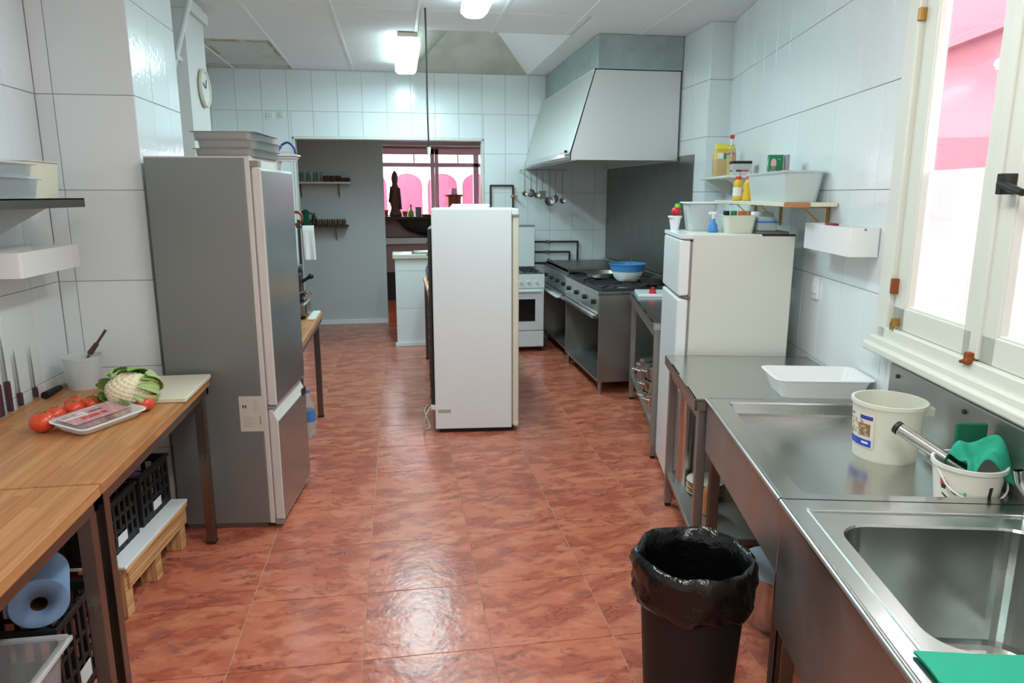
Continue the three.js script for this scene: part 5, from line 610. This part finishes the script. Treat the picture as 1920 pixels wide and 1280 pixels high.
// ================================================================ next room
function corridorShelf(label, y, x0, x1, m) { const o = thing(W, 'wall_shelf', label, 'shelf', [(x0 + x1) / 2, y - 0.02, -9.4]); part('shelf_board', BB(x0, x1, y - 0.022, y, -9.5, -9.27), m, o); for (const x of [x0 + 0.1, x1 - 0.16]) part('bracket', [plain(x - 0.008, x + 0.008, y - 0.2, y - 0.022, -9.5, -9.488), beam([x, y - 0.17, -9.49], [x, y - 0.024, -9.32], 0.012, 0.006)], M.steelDark, o); }
corridorShelf('upper pale shelf of glasses on the grey corridor wall', 1.835, -1.3, -0.57, M.offWhite); corridorShelf('lower dark shelf of small jars on the grey corridor wall', 1.30, -1.28, -0.63, M.darkBrown);
{ const gl = thing(W, 'drinking_glass', 'drinking glass in the row on the upper corridor shelf', 'glass', [-1.22, 1.835, -9.38], 'glasses on the upper shelf'); part('glass', pail(0.026, 0.034, 0.12, 0.002, -1.22, 1.835, -9.38, 0, 18), M.clearGlass, gl);
  for (let k = 1; k < 8; k++) copyOf(gl, W, [-1.22 + (k % 4) * 0.085, 1.835, k < 4 ? -9.38 : -9.45]);
  const cup = thing(W, 'dark_cup', 'small dark cup beside the glasses on the upper shelf', 'cup', [-0.88, 1.835, -9.38], 'dark cups on the upper shelf'); part('cup', pail(0.024, 0.032, 0.075, 0.003, -0.88, 1.835, -9.38, 0, 18), M.brown, cup); part('handle', new THREE.TorusGeometry(0.018, 0.005, 6, 14).translate(-0.845, 1.873, -9.38), M.brown, cup); for (let k = 1; k < 3; k++) copyOf(cup, W, [-0.88 + k * 0.075, 1.835, -9.38]);
  one(W, 'dark_box', 'long dark box at the end of the upper corridor shelf', 'box', [-0.66, 1.835, -9.38], BB(-0.71, -0.585, 1.835, 1.885, -9.45, -9.3), M.darkBrown);
  const jar = thing(W, 'small_jar', 'small dark jar in the row on the lower corridor shelf', 'jar', [-1.0, 1.30, -9.37], 'jars on the lower shelf'); part('jar', cyl(0.027, 0.027, 0.06, -1.0, 1.30, -9.37, 16), M.brown, jar); part('lid', cyl(0.029, 0.029, 0.015, -1.0, 1.36, -9.37, 16), M.steelDark, jar); for (let k = 1; k < 6; k++) copyOf(jar, W, [-1.0 + k * 0.063, 1.30, -9.37]);
  const tp = thing(W, 'coffee_pot', 'dark green coffee pot on the lower corridor shelf', 'pot', [-1.15, 1.30, -9.37]); part('pot', lathe([[0.001, 0], [0.05, 0], [0.055, 0.02], [0.04, 0.11], [0.05, 0.16], [0.04, 0.18], [0.001, 0.2]], -1.15, 1.30, -9.37, 20), M.greenDark, tp); part('handle', tube([[-1.11, 1.45, -9.37], [-1.07, 1.44, -9.37], [-1.075, 1.36, -9.37], [-1.10, 1.34, -9.37]], 0.007, 16, 8), M.blackPlastic, tp);
  one(W, 'brown_bottle', 'short brown bottle beside the coffee pot', 'bottle', [-1.06, 1.30, -9.42], lathe([[0.001, 0], [0.028, 0], [0.03, 0.01], [0.028, 0.09], [0.012, 0.12], [0.012, 0.15], [0.001, 0.15]], -1.05, 1.30, -9.42, 18), M.brown, null, { part: 'bottle' });
}
{ const o = thing(W, 'bar_counter', 'bar sill and counter with steel rail below the far window', 'counter', [0.5, 0.14, -10.7]); part('sill_top', BB(-0.74, 1.59, 1.33, 1.37, -10.9, -10.45), M.darkBrown, o); part('rail', [BB(-0.74, 1.59, 0.97, 1.06, -10.62, -10.56)], M.steelDull, o); part('upper_panel', plain(-0.74, 1.59, 1.06, 1.33, -10.9, -10.8), M.pinkGrey, o); part('lower_panel', plain(-0.74, 1.59, 0.56, 0.97, -10.9, -10.6), M.pinkGrey, o); part('plinth', plain(-0.74, 1.59, 0.14, 0.56, -10.9, -10.62), M.darkBrown, o);
  const b = thing(W, 'dark_basket', 'dark oval basin hanging under the bar sill', 'basin', [0.35, 1.1, -10.68]); part('basin', loft([circ(0.12, 1.10, 0.45, -10.68, 28), circ(0.3, 1.16, 0.45, -10.68, 28), circ(0.42, 1.26, 0.45, -10.68, 28), circ(0.46, 1.33, 0.45, -10.68, 28)].map((R) => R.map(([x, y, z]) => [x, y, -10.68 + (z + 10.68) * 0.25])), true, true, 1.2), M.iron, b); }
{ const S = 1.37, Z = -10.62;
  const o = thing(W, 'wooden_figurine', 'tall dark carved figurine on the bar sill before the window', 'figurine', [-0.03, S, Z]); part('body', lathe([[0.001, 0], [0.085, 0], [0.09, 0.03], [0.06, 0.12], [0.085, 0.2], [0.05, 0.28], [0.06, 0.4], [0.035, 0.46], [0.05, 0.53], [0.04, 0.6], [0.012, 0.64], [0.001, 0.65]], -0.03, S, Z, 22), M.brown, o); part('arm', [bar([-0.08, S + 0.42, Z + 0.02], [-0.11, S + 0.2, Z + 0.05], 0.02), bar([0.02, S + 0.4, Z + 0.02], [0.04, S + 0.1, Z + 0.04], 0.025)], M.darkBrown, o);
  const c = thing(W, 'coffee_urn', 'copper coloured urn with a red rim on the bar sill', 'urn', [0.82, S, Z]); part('body', [cyl(0.1, 0.105, 0.28, 0.82, S, Z, 26)], M.copper, c); part('rim', cyl(0.13, 0.13, 0.03, 0.82, S + 0.28, Z, 26), M.redDark, c); part('dome', cyl(0.05, 0.04, 0.09, 0.82, S + 0.31, Z, 18), M.mauve, c);
  const g = thing(W, 'green_bottle', 'bright green bottle on the bar sill', 'bottle', [0.19, S, Z]); part('bottle', lathe([[0.001, 0], [0.04, 0], [0.045, 0.01], [0.04, 0.06], [0.015, 0.1], [0.013, 0.13], [0.001, 0.13]], 0.19, S, Z, 18), M.lime, g); part('cap', cyl(0.014, 0.01, 0.04, 0.19, S + 0.13, Z, 12), M.redDark, g);
  const b = thing(W, 'small_radio', 'small grey upright box on the bar sill beside the green bottle', 'box', [0.29, S, Z]); part('case', BB(0.255, 0.34, S, S + 0.135, Z - 0.03, Z + 0.03), std('#8a7f92', 0.5), b); part('grille', BB(0.315, 0.33, S + 0.02, S + 0.115, Z + 0.028, Z + 0.034), M.iron, b);
  one(W, 'red_tub', 'red plastic tub on the bar sill beside the figurine', 'tub', [-0.17, S, Z], pail(0.05, 0.06, 0.09, 0.003, -0.195, S, Z), M.red, null, { part: 'tub' }); one(W, 'orange_basket', 'low orange basket on the bar sill behind the figurine', 'basket', [0.09, S, Z], openBox(0.065, 0.145, S, S + 0.07, Z - 0.06, Z + 0.05, 0.004, 0.01, 0.02), M.orange, null, { part: 'basket' }); one(W, 'red_dish', 'flat orange-red dish on the bar sill beneath the grey box', 'dish', [0.42, S, Z], [lathe([[0.001, 0], [0.06, 0], [0.11, 0.025], [0.108, 0.03], [0.06, 0.008], [0.001, 0.006]], 0.42, S, Z + 0.06, 26)], M.orange, null, { part: 'dish' });
  one(W, 'grey_jug', 'grey jug on the bar sill next to the window post', 'jug', [0.53, S, Z], [lathe([[0.001, 0], [0.045, 0], [0.055, 0.03], [0.04, 0.08], [0.03, 0.11], [0.04, 0.13], [0.036, 0.13], [0.001, 0.09]], 0.585, S, Z, 20)], std('#54505e', 0.4), null, { part: 'jug' });
}
{ const o = thing(W, 'steel_dish', 'shiny steel dish on the half wall counter slab', 'dish', [0.24, 1.035, -8.08]); part('dish', openBox(0.14, 0.42, 1.035, 1.055, -8.2, -8.0, 0.002, 0.01, 0.03, 0.008), M.chrome, o);
  const b = thing(W, 'grey_sack', 'grey patterned sack standing on the hidden wooden worktable', 'sack', [0.42, 0.85, -7.2]); part('sack', loft([ring(0.3, 0.16, 0.06, 0.85, 0.42, -7.2), ring(0.33, 0.19, 0.07, 0.93, 0.42, -7.2), ring(0.28, 0.15, 0.05, 1.01, 0.42, -7.2), ring(0.2, 0.05, 0.02, 1.04, 0.42, -7.2)], true, true, 1.2), std('#7d8486', 0.8), b); }

renderer.render(scene, camera);
